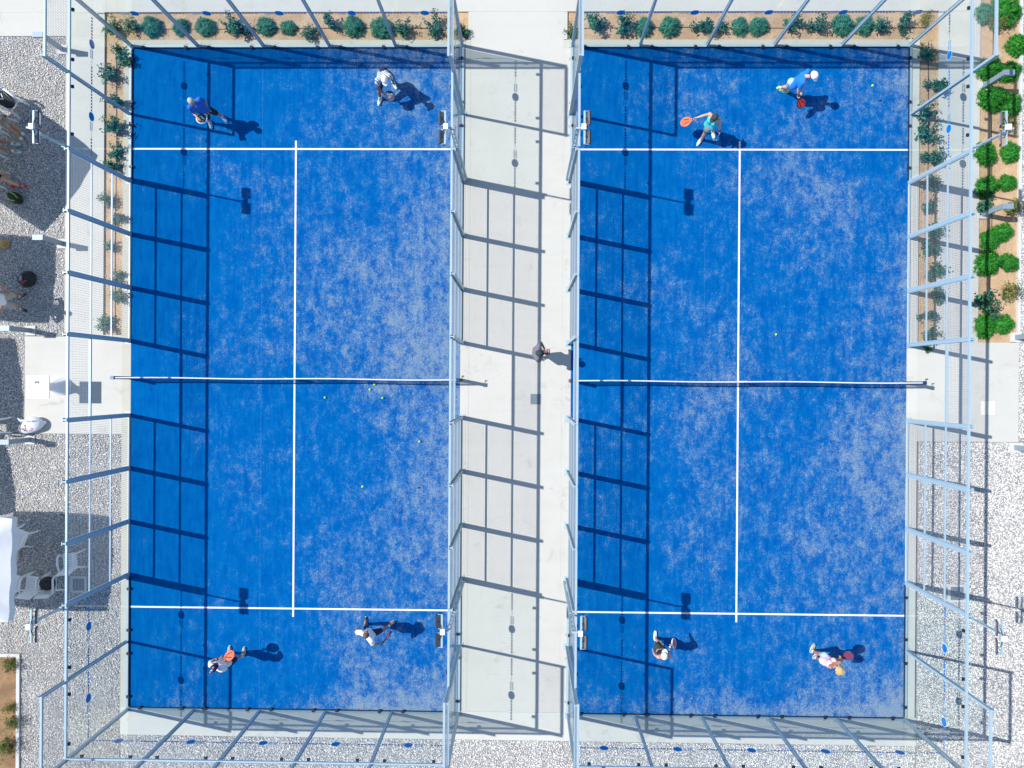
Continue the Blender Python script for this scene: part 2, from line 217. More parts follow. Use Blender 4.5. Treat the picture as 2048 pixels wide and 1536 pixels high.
M = dict(
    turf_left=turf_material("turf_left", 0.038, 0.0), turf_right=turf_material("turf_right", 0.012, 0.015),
    line=mat("line_paint", (.74, .74, .75), .8, var=.18, scale=22, bump=.3, bscale=200),
    concrete=concrete_material("path_concrete", (.525, .515, .475), (.43, .42, .375), .6),
    plinth=concrete_material("plinth_concrete", (.49, .485, .41), (.38, .37, .31), .8),
    plinth_pale=concrete_material("pale_plinth_concrete", (.545, .545, .50), (.45, .445, .40), .6),
    kerb=concrete_material("kerb_concrete", (.56, .56, .54), (.45, .45, .43), .5),
    soil=soil_material("planting_soil", (.43, .29, .17), (.55, .39, .245)),
    dry_soil=soil_material("dry_scrub_soil", (.22, .14, .08), (.36, .22, .12)),
    gravel_bed=soil_material("gravel_bed", (.24, .24, .24), (.36, .36, .36)),
    stones=attr_material("gravel_stone", .8),
    steel=mat("painted_steel", (.34, .46, .53), .42, .05, .5, var=.06, scale=5),
    steel_dark=mat("painted_steel_bollard", (.23, .30, .36), .5, .1, var=.08, scale=6),
    galv=mat("galvanised_wire", (.22, .27, .32), .5, .2, var=.06, scale=30),
    clamp=mat("black_clamp", (.008, .014, .040), .45, var=.2), rubber=mat("black_plastic", (.015, .015, .017), .5, var=.2),
    glass=glass_material(),
    st_blue=mat("blue_vinyl", (.002, .22, .70), .45, var=.04), st_white=mat("white_vinyl", (.75, .78, .80), .45, var=.04),
    st_orange=mat("orange_vinyl", (.55, .17, .02), .45, var=.04), st_print=mat("pale_blue_vinyl", (.10, .34, .66), .45, var=.04),
    flood=mat("floodlight_housing", (.15, .17, .18), .5, .1, var=.12), lens=mat("floodlight_lens", (.45, .48, .50), .15, var=.05),
    white=mat("white_plastic", (.86, .86, .85), .5, var=.05, scale=8), cloth=mat("white_cloth", (.74, .75, .79), .85, var=.06, scale=6, bump=.3, bscale=18),
    canopy=mat("canopy_fabric", (.78, .80, .82), .9, var=.06, scale=3, bump=.35, bscale=5),
    net=mat("black_net_cord", (.01, .01, .012), .8, var=.2), tape=mat("white_net_tape", (.62, .63, .64), .8, var=.06),
    netpost=mat("blue_black_post_paint", (.015, .05, .14), .4, .2, var=.1),
    ball=mat("lime_felt", (.36, .72, .07), .95, var=.12, scale=60, bump=.4, bscale=120),
    leaf=attr_material("leaf", .55, .22, .4), twig=mat("twig_bark", (.12, .085, .05), .9, var=.25),
    grate=mat("drain_grate", (.18, .23, .27), .6, .3, var=.25, scale=20), pale_tile=mat("pale_yellow_cover", (.68, .65, .52), .8, var=.06),
    black_bag=mat("black_nylon", (.012, .013, .015), .65, var=.25, bump=.4, bscale=40), green_trim=mat("lime_trim", (.22, .60, .04), .6, var=.1),
    red=mat("red_fabric", (.55, .02, .03), .7, var=.12), tan=mat("tan_straw", (.45, .28, .10), .85, var=.25, scale=40), grey_cloth=mat("grey_fabric", (.32, .31, .36), .8, var=.1),
    orange=mat("orange_lacquer", (.85, .13, .03), .4, var=.08), coral=mat("coral_lacquer", (.80, .16, .10), .4, var=.1), pink=mat("pink_print", (.70, .10, .25), .45, var=.2, scale=50),
    navy=mat("navy_lacquer", (.01, .03, .09), .4, var=.1), teal_l=mat("light_teal_print", (.22, .55, .62), .5, var=.1), dot_yellow=mat("yellow_print", (.70, .55, .05), .6, var=.1), dot_green=mat("green_print", (.05, .35, .15), .6, var=.1), dot_blue=mat("blue_print", (.02, .12, .40), .6, var=.1),
)

def translucent(m, f):
    """thin cloth lets a little daylight through"""
    n = m.node_tree.nodes; l = m.node_tree.links; b = n["Principled BSDF"]; tr = n.new("ShaderNodeBsdfTranslucent"); tr.inputs[0].default_value = (.8, .85, .9, 1)
    mx = n.new("ShaderNodeMixShader"); mx.inputs[0].default_value = f; l.new(b.outputs[0], mx.inputs[1]); l.new(tr.outputs[0], mx.inputs[2]); l.new(mx.outputs[0], n["Material Output"].inputs[0])
translucent(M["canopy"], .14)

# ------------------------------------------------------------------ mesh building helpers
class MB:
    def __init__(s): s.v = []; s.f = []; s.smooth = False
    def add(s, vs, fs):
        o = len(s.v); s.v.extend([tuple(map(float, p)) for p in vs]); s.f.extend([tuple(i + o for i in q) for q in fs]); return s
    def box(s, a, b):
        x0, y0, z0 = [min(p, q) for p, q in zip(a, b)]; x1, y1, z1 = [max(p, q) for p, q in zip(a, b)]
        return s.add([(x0, y0, z0), (x1, y0, z0), (x1, y1, z0), (x0, y1, z0), (x0, y0, z1), (x1, y0, z1), (x1, y1, z1), (x0, y1, z1)],
                     [(3, 2, 1, 0), (4, 5, 6, 7), (0, 1, 5, 4), (1, 2, 6, 5), (2, 3, 7, 6), (3, 0, 4, 7)])
    def obox(s, c, size, R):
        h = [q / 2 for q in size]
        vs = [Vector(c) + R @ Vector((sx * h[0], sy * h[1], sz * h[2])) for sz in (-1, 1) for sx, sy in ((-1, -1), (1, -1), (1, 1), (-1, 1))]
        return s.add(vs, [(3, 2, 1, 0), (4, 5, 6, 7), (0, 1, 5, 4), (1, 2, 6, 5), (2, 3, 7, 6), (3, 0, 4, 7)])
    def bar(s, p, q, w, h=None, up=(0, 0, 1)):
        p = Vector(p); q = Vector(q); d = (q - p); L = d.length; d.normalize()
        u = Vector(up); 
        if abs(u.dot(d)) > .98: u = Vector((1, 0, 0))
        x = d.cross(u).normalized(); z = x.cross(d)
        R = Matrix((x, d, z)).transposed()
        return s.obox((p + q) / 2, (w, L, h or w), R)
    def tube(s, pts, r, n=8, caps=True, close=False):
        pts = [Vector(p) for p in pts]; rs = r if isinstance(r, (list, tuple)) else [r] * len(pts)
        rings = []; m = len(pts); prevx = None
        for i, p in enumerate(pts):
            d = (pts[(i + 1) % m] - pts[i - 1]) if close else (pts[min(i + 1, m - 1)] - pts[max(i - 1, 0)])
            d.normalize(); u = Vector((0, 0, 1)) if abs(d.z) < .95 else Vector((1, 0, 0))
            x = d.cross(u).normalized() if prevx is None else (prevx - d * prevx.dot(d)).normalized()
            prevx = x; y = d.cross(x)
            rings.append([p + (x * math.cos(2 * math.pi * k / n) + y * math.sin(2 * math.pi * k / n)) * rs[i] for k in range(n)])
        o = [q for g in rings for q in g]; f = []
        for i in range(m if close else m - 1):
            j = (i + 1) % m
            for k in range(n): f.append((i * n + k, i * n + (k + 1) % n, j * n + (k + 1) % n, j * n + k))
        if caps and not close: f.append(tuple(range(n))[::-1]); f.append(tuple((m - 1) * n + k for k in range(n)))
        return s.add(o, f)
    def ell(s, c, rad, R=None, seg=12, ring=8, top=1.0, bot=-1.0):
        R = R or Matrix.Identity(3); c = Vector(c); vs = []; f = []
        for i in range(ring + 1):
            t = bot + (top - bot) * i / ring; a = math.asin(max(-1, min(1, t))) if (top, bot) != (1.0, -1.0) else -math.pi / 2 + math.pi * i / ring
            for k in range(seg):
                b = 2 * math.pi * k / seg
                vs.append(c + R @ Vector((rad[0] * math.cos(a) * math.cos(b), rad[1] * math.cos(a) * math.sin(b), rad[2] * math.sin(a))))
        for i in range(ring):
            for k in range(seg): f.append((i * seg + k, i * seg + (k + 1) % seg, (i + 1) * seg + (k + 1) % seg, (i + 1) * seg + k))
        f.append(tuple(range(seg))[::-1]); f.append(tuple(ring * seg + k for k in range(seg)))
        return s.add(vs, f)
    def capsule(s, p, q, r0, r1, seg=12, ring=4):
        p = Vector(p); q = Vector(q); d = q - p; L = d.length
        if L < 1e-6: return s.ell(p, (r0,) * 3)
        d /= L; u = Vector((0, 0, 1)) if abs(d.z) < .9 else Vector((1, 0, 0)); x = d.cross(u).normalized(); y = d.cross(x)
        vs = []; prof = [(-math.cos(math.pi / 2 * i / ring) * r0, math.sin(math.pi / 2 * i / ring) * r0) for i in range(1, ring + 1)]
        prof += [(L + math.sin(math.pi / 2 * i / ring) * r1, math.cos(math.pi / 2 * i / ring) * r1) for i in range(0, ring)]
        for t, r in prof:
            for k in range(seg):
                a = 2 * math.pi * k / seg; vs.append(p + d * t + (x * math.cos(a) + y * math.sin(a)) * r)
        n = len(prof); vs += [p - d * r0, q + d * r1]; f = []
        for i in range(n - 1):
            for k in range(seg): f.append((i * seg + k, i * seg + (k + 1) % seg, (i + 1) * seg + (k + 1) % seg, (i + 1) * seg + k))
        for k in range(seg):
            f.append((n * seg, (k + 1) % seg, k)); f.append((n * seg + 1, (n - 1) * seg + k, (n - 1) * seg + (k + 1) % seg))
        return s.add(vs, f)
    def mesh(s, name, m, off=(0, 0, 0), smooth=False):
        me = bpy.data.meshes.new(name)
        me.from_pydata([(a - off[0], b - off[1], c - off[2]) for a, b, c in s.v], [], s.f)
        if m is not None: me.materials.append(m)
        if smooth: me.polygons.foreach_set("use_smooth", [True] * len(me.polygons))
        me.update(); return me

def wpos(o): return o.matrix_world.translation if o else Vector((0, 0, 0))
def tag(o, label=None, cat=None, group=None, kind=None):
    if label: o["label"] = label
    if cat: o["category"] = cat
    if group: o["group"] = group
    if kind: o["kind"] = kind
    return o
ORIGIN = {}
def thing(name, loc, label, cat, group=None, rz=0.0):
    o = bpy.data.objects.new(name, None); COL.objects.link(o); o.location = loc; o.rotation_euler = (0, 0, rz); o.empty_display_size = .2
    ORIGIN[o.name] = Vector(loc); return tag(o, label, cat, group)
def part(name, mb, m, parent=None, world=True, smooth=False, kind=None):
    """a mesh object; with world=True the MB holds world coordinates, the object's origin is its parent's base"""
    off = (0, 0, 0)
    if parent is not None and world:
        p = parent
        while p.parent: p = p.parent
        off = ORIGIN.get(p.name, Vector((0, 0, 0)))
    me = mb if isinstance(mb, bpy.types.Mesh) else mb.mesh(name, m, off, smooth)
    o = bpy.data.objects.new(name, me); COL.objects.link(o)
    if parent is not None: o.parent = parent
    if kind: o["kind"] = kind
    return o
def single(name, mb, m, label, cat, loc=(0, 0, 0), group=None, smooth=False):
    me = mb.mesh(name, m, loc, smooth); o = bpy.data.objects.new(name, me); COL.objects.link(o); o.location = loc
    return tag(o, label, cat, group)
def struct(name, mb, m):
    me = mb.mesh(name, m); o = bpy.data.objects.new(name, me); COL.objects.link(o); o["kind"] = "structure"; return o
def copy_tree(o, parent=None):
    c = o.copy(); COL.objects.link(c)
    if parent is not None: c.parent = parent
    for ch in o.children: copy_tree(ch, c)
    return c
def big_mesh(name, V, F, m, tint=None, k=None):
    """numpy arrays -> mesh; F is (n,3) or (n,4)"""
    me = bpy.data.meshes.new(name); k = F.shape[1]
    me.vertices.add(len(V)); me.vertices.foreach_set("co", V.astype(np.float32).ravel())
    me.loops.add(F.size); me.loops.foreach_set("vertex_index", F.astype(np.int32).ravel())
    me.polygons.add(len(F)); me.polygons.foreach_set("loop_start", (np.arange(len(F)) * k).astype(np.int32))
    me.polygons.foreach_set("loop_total", np.full(len(F), k, np.int32))
    if tint is not None:
        a = me.attributes.new("tint", 'FLOAT_COLOR', 'POINT')
        a.data.foreach_set("color", np.concatenate([tint, np.ones((len(V), 1))], 1).astype(np.float32).ravel())
    me.materials.append(m); me.update(calc_edges=True); me.validate(); return me
def rotz(a): return Matrix.Rotation(a, 3, 'Z')
LX, RX = -6.674, 6.674          # centres of the two courts
NAMES = {LX: "left court", RX: "right court"}

# ------------------------------------------------------------------ ground, paths, beds
struct("ground", MB().box((-300, -300, -.30), (300, 300, -.12)), M["gravel_bed"])
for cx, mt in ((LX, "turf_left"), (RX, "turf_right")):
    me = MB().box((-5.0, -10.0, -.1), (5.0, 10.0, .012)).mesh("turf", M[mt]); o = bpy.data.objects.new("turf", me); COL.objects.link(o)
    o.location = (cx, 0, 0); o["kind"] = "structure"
    for nm, (x0, y0, x1, y1) in (("court_line", (-4.99, 6.925, 4.99, 6.975)), ("court_line", (-4.99, -6.975, 4.99, -6.925)), ("court_line", (-.026, -7.2, .026, 7.2))):
        z = .0165 if x0 < -1 else .0175
        struct(nm, MB().box((cx + x0, y0, .013), (cx + x1, y1, z)), M["line"])
def slab(name, x0, y0, x1, y1, z, m, zb=-.11): return struct(name, MB().box((x0, y0, zb), (x1, y1, z)), M[m])
slab("path", -22, 11.10, 13.79, 15.5, 0.0, "concrete"); slab("path", -22, 10.38, -12.54, 11.098, -.001, "concrete")
slab("path", -13.73, 1.242, -12.54, 10.378, -.002, "concrete"); slab("concrete_pad", -14.94, -1.71, -11.952, 1.24, 0.0, "concrete")
slab("path", -1.40, -10.0, 1.40, 11.098, -.003, "concrete")
slab("path", -1.48, 10.27, -1.402, 11.096, -.004, "concrete"); slab("path", 1.402, 10.27, 1.5, 11.096, -.004, "concrete")
slab("path", 12.57, 1.222, 13.79, 11.098, -.002, "concrete"); slab("concrete_pad", 12.002, -1.74, 15.0, 1.22, 0.0, "concrete")
slab("plinth", -11.95, -10.0, -11.676, 10.25, .004, "plinth"); slab("plinth", -11.676, 10.002, -1.402, 10.25, .003, "plinth")
slab("plinth", 1.402, 10.002, 11.676, 10.25, .003, "plinth"); slab("plinth", 11.676, -10.0, 12.0, 10.25, .004, "plinth_pale")
slab("plinth", -11.95, -10.85, 12.06, -10.002, .002, "plinth_pale")
slab("plinth", -1.672, -10.0, -1.402, 10.25, .001, "concrete"); slab("plinth", 1.402, -10.0, 1.672, 10.0, .001, "concrete")
SOIL_Z = -.055
slab("soil_bed", -12.54, 10.252, -1.482, 11.098, SOIL_Z, "soil"); slab("soil_bed", 1.502, 10.252, 12.57, 11.098, SOIL_Z, "soil")
slab("soil_bed", -12.54, 1.30, -11.952, 10.25, SOIL_Z - .002, "soil"); slab("soil_bed", 12.002, 1.0, 12.568, 10.25, SOIL_Z - .002, "soil")
slab("soil_bed", 13.792, 1.222, 14.94, 13.5, SOIL_Z, "soil"); slab("kerb", 14.942, 1.222, 15.03, 13.5, .02, "kerb")
slab("soil_bed", -19, -14, -15.14, -8.53, -.03, "dry_soil")
slab("kerb", -15.138, -14, -15.04, -8.43, .03, "kerb"); slab("kerb", -19, -8.528, -15.14, -8.43, .03, "kerb")
slab("path", -12.54, 1.242, -11.952, 1.298, -.003, "concrete")

def gravel(name, rects, dens, tones, seed, size=(.012, .024)):
    rng = np.random.RandomState(seed); pts = []
    base = MB()
    for x0, y0, x1, y1 in rects:
        base.box((x0, y0, -.11), (x1, y1, -.035))
        n = int((x1 - x0) * (y1 - y0) * dens); pts.append(np.stack([rng.uniform(x0 + .02, x1 - .02, n), rng.uniform(y0 + .02, y1 - .02, n)], 1))
    P = np.concatenate(pts); n = len(P)
    O = np.array([[1, 0, 0], [0, 1, 0], [-1, 0, 0], [0, -1, 0], [0, 0, 1], [0, 0, -1]], float)
    Fo = np.array([[0, 1, 4], [1, 2, 4], [2, 3, 4], [3, 0, 4], [1, 0, 5], [2, 1, 5], [3, 2, 5], [0, 3, 5]])
    s = rng.uniform(size[0], size[1], (n, 1, 1)) * rng.uniform(.6, 1.2, (n, 1, 3)); s[:, :, 2] *= .75
    V = O[None] * s * rng.uniform(.75, 1.25, (n, 6, 1))
    a = rng.uniform(0, 2 * np.pi, n); t = rng.normal(0, .45, n)
    ca, sa, ct, st = np.cos(a), np.sin(a), np.cos(t), np.sin(t)
    x, y, z = V[..., 0], V[..., 1], V[..., 2]
    y, z = y * ct[:, None] - z * st[:, None], y * st[:, None] + z * ct[:, None]
    x, y = x * ca[:, None] - y * sa[:, None], x * sa[:, None] + y * ca[:, None]
    V = np.stack([x + P[:, :1], y + P[:, 1:], z - .025 + rng.uniform(-.008, .012, (n, 1))], -1).reshape(-1, 3)
    F = (Fo[None] + 6 * np.arange(n)[:, None, None]).reshape(-1, 3)
    T = np.array(tones)[rng.choice(len(tones), n)] * rng.uniform(.95, 1.18, (n, 1)) * np.array([1.02, .99, .95])
    me = big_mesh(name, V, F, M["stones"], np.repeat(np.clip(T, 0, .95), 6, 0))
    o = bpy.data.objects.new(name, me); COL.objects.link(o); tag(o, kind="stuff")
    struct("gravel_base", base, M["gravel_bed"])
G1 = [(.72, .72, .71), (.58, .59, .60), (.84, .84, .83), (.46, .47, .49), (.68, .62, .54), (.90, .90, .90), (.32, .33, .36), (.66, .66, .64), (.76, .68, .60), (.50, .54, .58)]
G2 = [(.80, .80, .79), (.72, .72, .72), (.88, .88, .87), (.58, .58, .59), (.78, .73, .68), (.92, .92, .92), (.52, .53, .55)]
gravel("gravel", [(-16.4, -1.71, -14.942, 1.24), (-16.4, 1.242, -13.732, 10.378), (-16.4, -8.428, -11.952, -1.712), (-15.038, -12.2, -11.952, -8.43)], 1350, G1, 1)
gravel("gravel", [(-11.95, -12.2, 12.06, -10.852), (12.062, -12.2, 16.3, -1.742), (15.032, 1.222, 16.3, 12.2), (15.002, -1.74, 16.3, 1.22)], 1350, G2, 2)
# ------------------------------------------------------------------ court enclosures
class Wall:
    """a straight wall in its own frame: a = along (left to right seen from outside), n = outward, z up"""
    def __init__(s, O, A, N): s.O = Vector((*O, 0)); s.A = Vector((*A, 0)); s.N = Vector((*N, 0))
    def p(s, a, n, z): return s.O + s.A * a + s.N * n + Vector((0, 0, z))
    def box(s, mb, a0, a1, n0, n1, z0, z1): return mb.box(s.p(a0, n0, z0), s.p(a1, n1, z1))
    def wires(s, mb, a0, a1, z0, z1, n=.035, pitch=.064, r=.0018):
        na = max(2, round((a1 - a0) / pitch)); nz = max(2, round((z1 - z0) / pitch))
        for i in range(1, na):
            a = a0 + (a1 - a0) * i / na; s._w(mb, (a, n, z0), (a, n, z1), r, 0)
        for i in range(1, nz):
            z = z0 + (z1 - z0) * i / nz; s._w(mb, (a0, n + .0045, z), (a1, n + .0045, z), r, 1)
    def _w(s, mb, p, q, r, horiz):
        c = [(-r, -r), (r, -r), (r, r), (-r, r)]; vs = []
        for P in (p, q):
            for i, j in c: vs.append(s.p(P[0], P[1] + i, P[2] + j) if horiz else s.p(P[0] + j, P[1] + i, P[2]))
        mb.add(vs, [(0, 1, 5, 4), (1, 2, 6, 5), (2, 3, 7, 6), (3, 0, 4, 7)])

def sticker(W, a0, a1, pane):
    """the printed band on a pane at head height: dots, ball emblem, two lines of small lettering"""
    L = a1 - a0; z = 2.05; k = L / 1.92; n0, n1 = .0125, .0145
    blue = MB(); orange = MB(); pale = MB(); whitem = MB()
    def dot(mb, u, w=.060, h=.062): W.box(mb, a0 + (u - w / 2) * k, a0 + (u + w / 2) * k, n0, n1, z - h / 2, z + h / 2)
    for i in range(5): dot(blue, .10 + .087 * i)
    dot(orange, .535); dot(blue, .625)
    def disc(mb, u, r, n, dz=0, n2=None):
        N = 18; vs = [W.p(a0 + u * k + r * math.cos(2 * math.pi * i / N), nn, z + dz + r * math.sin(2 * math.pi * i / N)) for nn in (n, n2 or n + .0015) for i in range(N)]
        f = [tuple(range(N))[::-1], tuple(range(N, 2 * N))] + [(i, (i + 1) % N, N + (i + 1) % N, N + i) for i in range(N)]
        mb.add(vs, f)
    disc(whitem, .80, .128, .0126); disc(blue, .80, .114, .0123, 0, .0166)
    for row, zz in enumerate((.045, -.03)):
        u = .955
        for wdt in (.03, .022, .034, .026, .03, .02, .032, .026): 
            W.box(pale, a0 + u * k, a0 + (u + wdt * .72) * k, n0, n1, z + zz - .026, z + zz + .026); u += wdt * 1.15
    u = 1.235
    for wdt in (.02, .014, .022, .018, .02, .014, .02): W.box(pale, a0 + u * k, a0 + (u + wdt * .7) * k, n0, n1, z - .015, z + .015); u += wdt * 1.35
    dot(blue, 1.44); dot(orange, 1.53)
    for i in range(4): dot(blue, 1.62 + .08 * i)
    for nm, mb, mm in (("sticker_dots", blue, "st_blue"), ("sticker_orange", orange, "st_orange"), ("sticker_print", pale, "st_print"), ("sticker_outline", whitem, "st_white")):
        part(nm, mb, M[mm], pane)

def pane_with_fittings(W, a0, a1, root, upper=True):
    pane = part("glass_pane", W.box(MB(), a0, a1, 0, .012, .055, 2.985), M["glass"], root)
    for u in (a0 + .32, a1 - .32):
        part("clamp", W.box(MB(), u - .04, u + .04, -.045, .04, .056, .10), M["clamp"], pane)
        part("clamp", W.box(MB(), u - .04, u + .04, -.045, .018, 2.91, 2.96), M["clamp"], pane)
        for du in (-.022, .022): part("bolt", MB().tube([W.p(u + du, .105, .002), W.p(u + du, .105, .028)], .009, 6), M["galv"], pane)
    sticker(W, a0, a1, pane)
    return pane
def post(W, a, n0, n1, h, w, root):
    m = MB(); W.box(m, a - w / 2, a + w / 2, n0, n0 + .018, .012, h); W.box(m, a - w / 2, a + w / 2, n1 - .018, n1, .012, h)
    W.box(m, a - .014, a + .014, n0 + .018, n1 - .018, .012, h - .004)
    p = part("post", m, M["steel"], root)
    part("base_plate", W.box(MB(), a - .09, a + .09, n0 - .004, n1 + .05, .004, .013), M["steel"], p)
    return p

def end_wall(cx, t, side_words):
    W = Wall((cx, t * 10.0), (-t, 0), (0, t)); where = "top" if t > 0 else "bottom"
    r = thing("glass_end_wall", (cx, t * 10.05, 0), "glass end wall with five panes and a mesh strip, at the %s of the %s" % (where, NAMES[cx]), "glass wall", "glass end walls of the courts")
    for k in range(5): pane_with_fittings(W, -5 + 2 * k + .035, -3 + 2 * k - .035, r)
    for k in range(6):
        a = max(-4.995, min(4.995, -5 + 2 * k)); post(W, a + (.03 if k == 5 else -.03 if k == 0 else 0), .016, .115, 4.0, .065, r)
    part("base_rail", W.box(MB(), -5.07, 5.07, .0125, .076, .014, .054), M["steel"], r)
    part("gasket", W.box(MB(), -4.97, 4.97, -.014, -.0005, .014, .062), M["clamp"], r)
    part("middle_rail", W.box(MB(), -5.052, 5.052, -.003, .052, 2.988, 3.045), M["steel"], r)
    part("top_rail", W.box(MB(), -5.054, 5.054, -.002, .050, 3.955, 4.012), M["steel"], r)
    for k in range(5):
        w = MB(); W.wires(w, -5 + 2 * k + .03, -3 + 2 * k - .03, 3.045, 3.955); part("wire_mesh", w, M["galv"], r, kind="stuff")

def side_glass(cx, s, t):
    W = Wall((cx + 5.0 * s, 0), (0, s), (s, 0)); where = ("top" if t > 0 else "bottom", "left" if s < 0 else "right")
    r = thing("glass_side_wall", (cx + 5.05 * s, t * 8.0, 0), "two-pane glass side wall with stepped top at the %s %s corner of the %s" % (*where, NAMES[cx]), "glass wall", "glass side walls of the courts")
    sg = t * s
    def rng(y0, y1): return tuple(sorted((sg * y0, sg * y1)))
    for y0, y1 in ((6.075, 7.965), (8.035, 9.985)): pane_with_fittings(W, *rng(y0, y1), r)
    post(W, sg * 8.0, .016, .115, 4.0, .065, r)
    a = rng(6.03, 9.995); part("base_rail", W.box(MB(), *a, .0125, .076, .014, .054), M["steel"], r)
    part("gasket", W.box(MB(), *rng(6.03, 9.98), -.014, -.0005, .014, .062), M["clamp"], r)
    part("middle_rail", W.box(MB(), *a, -.0045, .053, 2.988, 3.047), M["steel"], r)
    a2 = rng(7.96, 9.996); part("top_rail", W.box(MB(), *a2, -.004, .0505, 3.955, 4.014), M["steel"], r)
    w = MB(); W.wires(w, *rng(8.03, 9.99), 3.047, 3.955); part("wire_mesh", w, M["galv"], r, kind="stuff")

POST_Y = (1.12, 2.74, 4.36, 5.98)
def mesh_fence(cx, s, t):
    W = Wall((cx + 5.0 * s, 0), (0, s), (s, 0)); where = ("upper" if t > 0 else "lower", "left" if s < 0 else "right")
    r = thing("mesh_fence", (cx + 5.05 * s, t * 3.55, 0), "three-bay steel mesh fence along the %s %s side of the %s" % (*where, NAMES[cx]), "fence", "mesh fences of the courts")
    sg = t * s
    for y in POST_Y: post(W, sg * y, .005, .125, 3.09 if y < 5.9 else 3.06, .095, r)
    for y0, y1 in zip(POST_Y, POST_Y[1:]):
        a0, a1 = sorted((sg * (y0 + .052), sg * (y1 - .052))) if sg > 0 else sorted((sg * (y0 + .052), sg * (y1 - .052)))
        f = MB(); W.box(f, a0, a0 + .022, .018, .05, .03, 2.985); W.box(f, a1 - .022, a1, .018, .05, .03, 2.985)
        W.box(f, a0 + .022, a1 - .022, .018, .05, .03, .065)
        pf = part("panel_frame", f, M["steel"], r)
        for z in (1.0, 2.0): part("cross_rail", W.box(MB(), a0 + .022, a1 - .022, .012, .052, z - .017, z + .017), M["steel"], pf)
        w = MB(); W.wires(w, a0 + .022, a1 - .022, .065, 2.985); part("wire_mesh", w, M["galv"], r, kind="stuff")
    a = sorted((sg * 1.066, sg * 6.03))
    part("top_rail", W.box(MB(), *a, -.003, .051, 2.986, 3.046), M["steel"], r)

def door_header(cx, s):
    W = Wall((cx + 5.0 * s, 0), (0, s), (s, 0))
    r = thing("door_header", (cx + 5.05 * s, 0, 2.0), "mesh panel above the open doorway on the %s side of the %s" % ("left" if s < 0 else "right", NAMES[cx]), "fence panel", "door headers of the courts")
    part("lower_rail", W.box(MB(), -1.068, 1.068, .004, .062, 1.985, 2.04), M["steel"], r)
    part("top_rail", W.box(MB(), -1.064, 1.064, -.003, .051, 2.986, 3.046), M["steel"], r)
    w = MB(); W.wires(w, -1.066, 1.066, 2.04, 2.986); part("wire_mesh", w, M["galv"], r, kind="stuff")

def light_pole(cx, s, t):
    W = Wall((cx + 5.0 * s, t * 6.06), (0, s), (s, 0)); where = ("upper" if t > 0 else "lower", "left" if s < 0 else "right")
    lit = s < 0
    r = thing("floodlight_pole", tuple(W.p(0, .18, 0)), "steel pole with two floodlights on a crossbar, %s %s side of the %s" % (*where, NAMES[cx]), "floodlight pole", "floodlight poles of the courts")
    part("pole", W.box(MB(), -.04, .04, .14, .20, .01, 3.05), M["steel"], r)
    lad = MB()
    for n0 in (.105, .185): W.box(lad, -.014, .014, n0, n0 + .026, 2.62, 4.36)
    part("extension_rails", lad, M["steel"], r)
    for z in (3.30, 3.62, 3.94, 4.26): part("rung", W.box(MB(), -.012, .012, .131, .185, z - .012, z + .012), M["steel"], r)
    part("bracket", W.box(MB(), -.02, .02, -.02, .205, 4.362, 4.388), M["steel"], r)
    part("crossbar", W.box(MB(), -.40, .40, -.022, .022, 4.391, 4.43), M["steel"], r)
    part("junction_box", W.box(MB(), -.065, .065, -.035, .075, 4.432, 4.50), M["white"], r)
    for sgn in (-1, 1):
        c = W.p(sgn * .225, -.085, 4.35); tilt = math.radians(27)
        nrm = (-W.N * math.cos(tilt) + Vector((0, 0, -math.sin(tilt)))).normalized(); al = W.A.copy(); up = nrm.cross(al)
        if up.z < 0: al = -al; up = nrm.cross(al)
        R = Matrix((al, up, nrm)).transposed()      # al along the crossbar, up along the plate, nrm out of the lens
        h = part("floodlight", MB().obox(c, (.31, .22, .030), R), M["flood"], r)
        rim = MB()
        for q, sz in (((0, .108), (.332, .016, .036)), ((0, -.108), (.332, .016, .036)), ((.158, 0), (.016, .20, .036)), ((-.158, 0), (.016, .20, .036))): rim.obox(c + R @ Vector((q[0], q[1], .004)), sz, R)
        part("rim", rim, M["clamp"], h)
        part("lens", MB().obox(c + R @ Vector((0, 0, .019)), (.28, .18, .006), R), M["lens"], h)
        for e in (-.172, .172):
            yk = MB(); q = c + R @ Vector((e, .05, 0)); yk.bar(q, q + W.N * .085 + Vector((0, 0, 4.41 - q.z)) - W.N * ((q - c).dot(W.N)), .012)
            part("yoke", yk, M["steel"], h)
        q = c + R @ Vector((0, .02, -.02))
        pts = [q, q + R @ Vector((0, 0, -.05)), W.p(sgn * .14, -.045, 4.47), W.p(sgn * .066, -.03, 4.465)]
        part("cable", MB().tube(pts, .010, 6), M["rubber"], h, smooth=True)

for cx in (LX, RX):
    for t in (1, -1):
        end_wall(cx, t, "")
        for s in (-1, 1): side_glass(cx, s, t); mesh_fence(cx, s, t); light_pole(cx, s, t)
    for s in (-1, 1): door_header(cx, s)

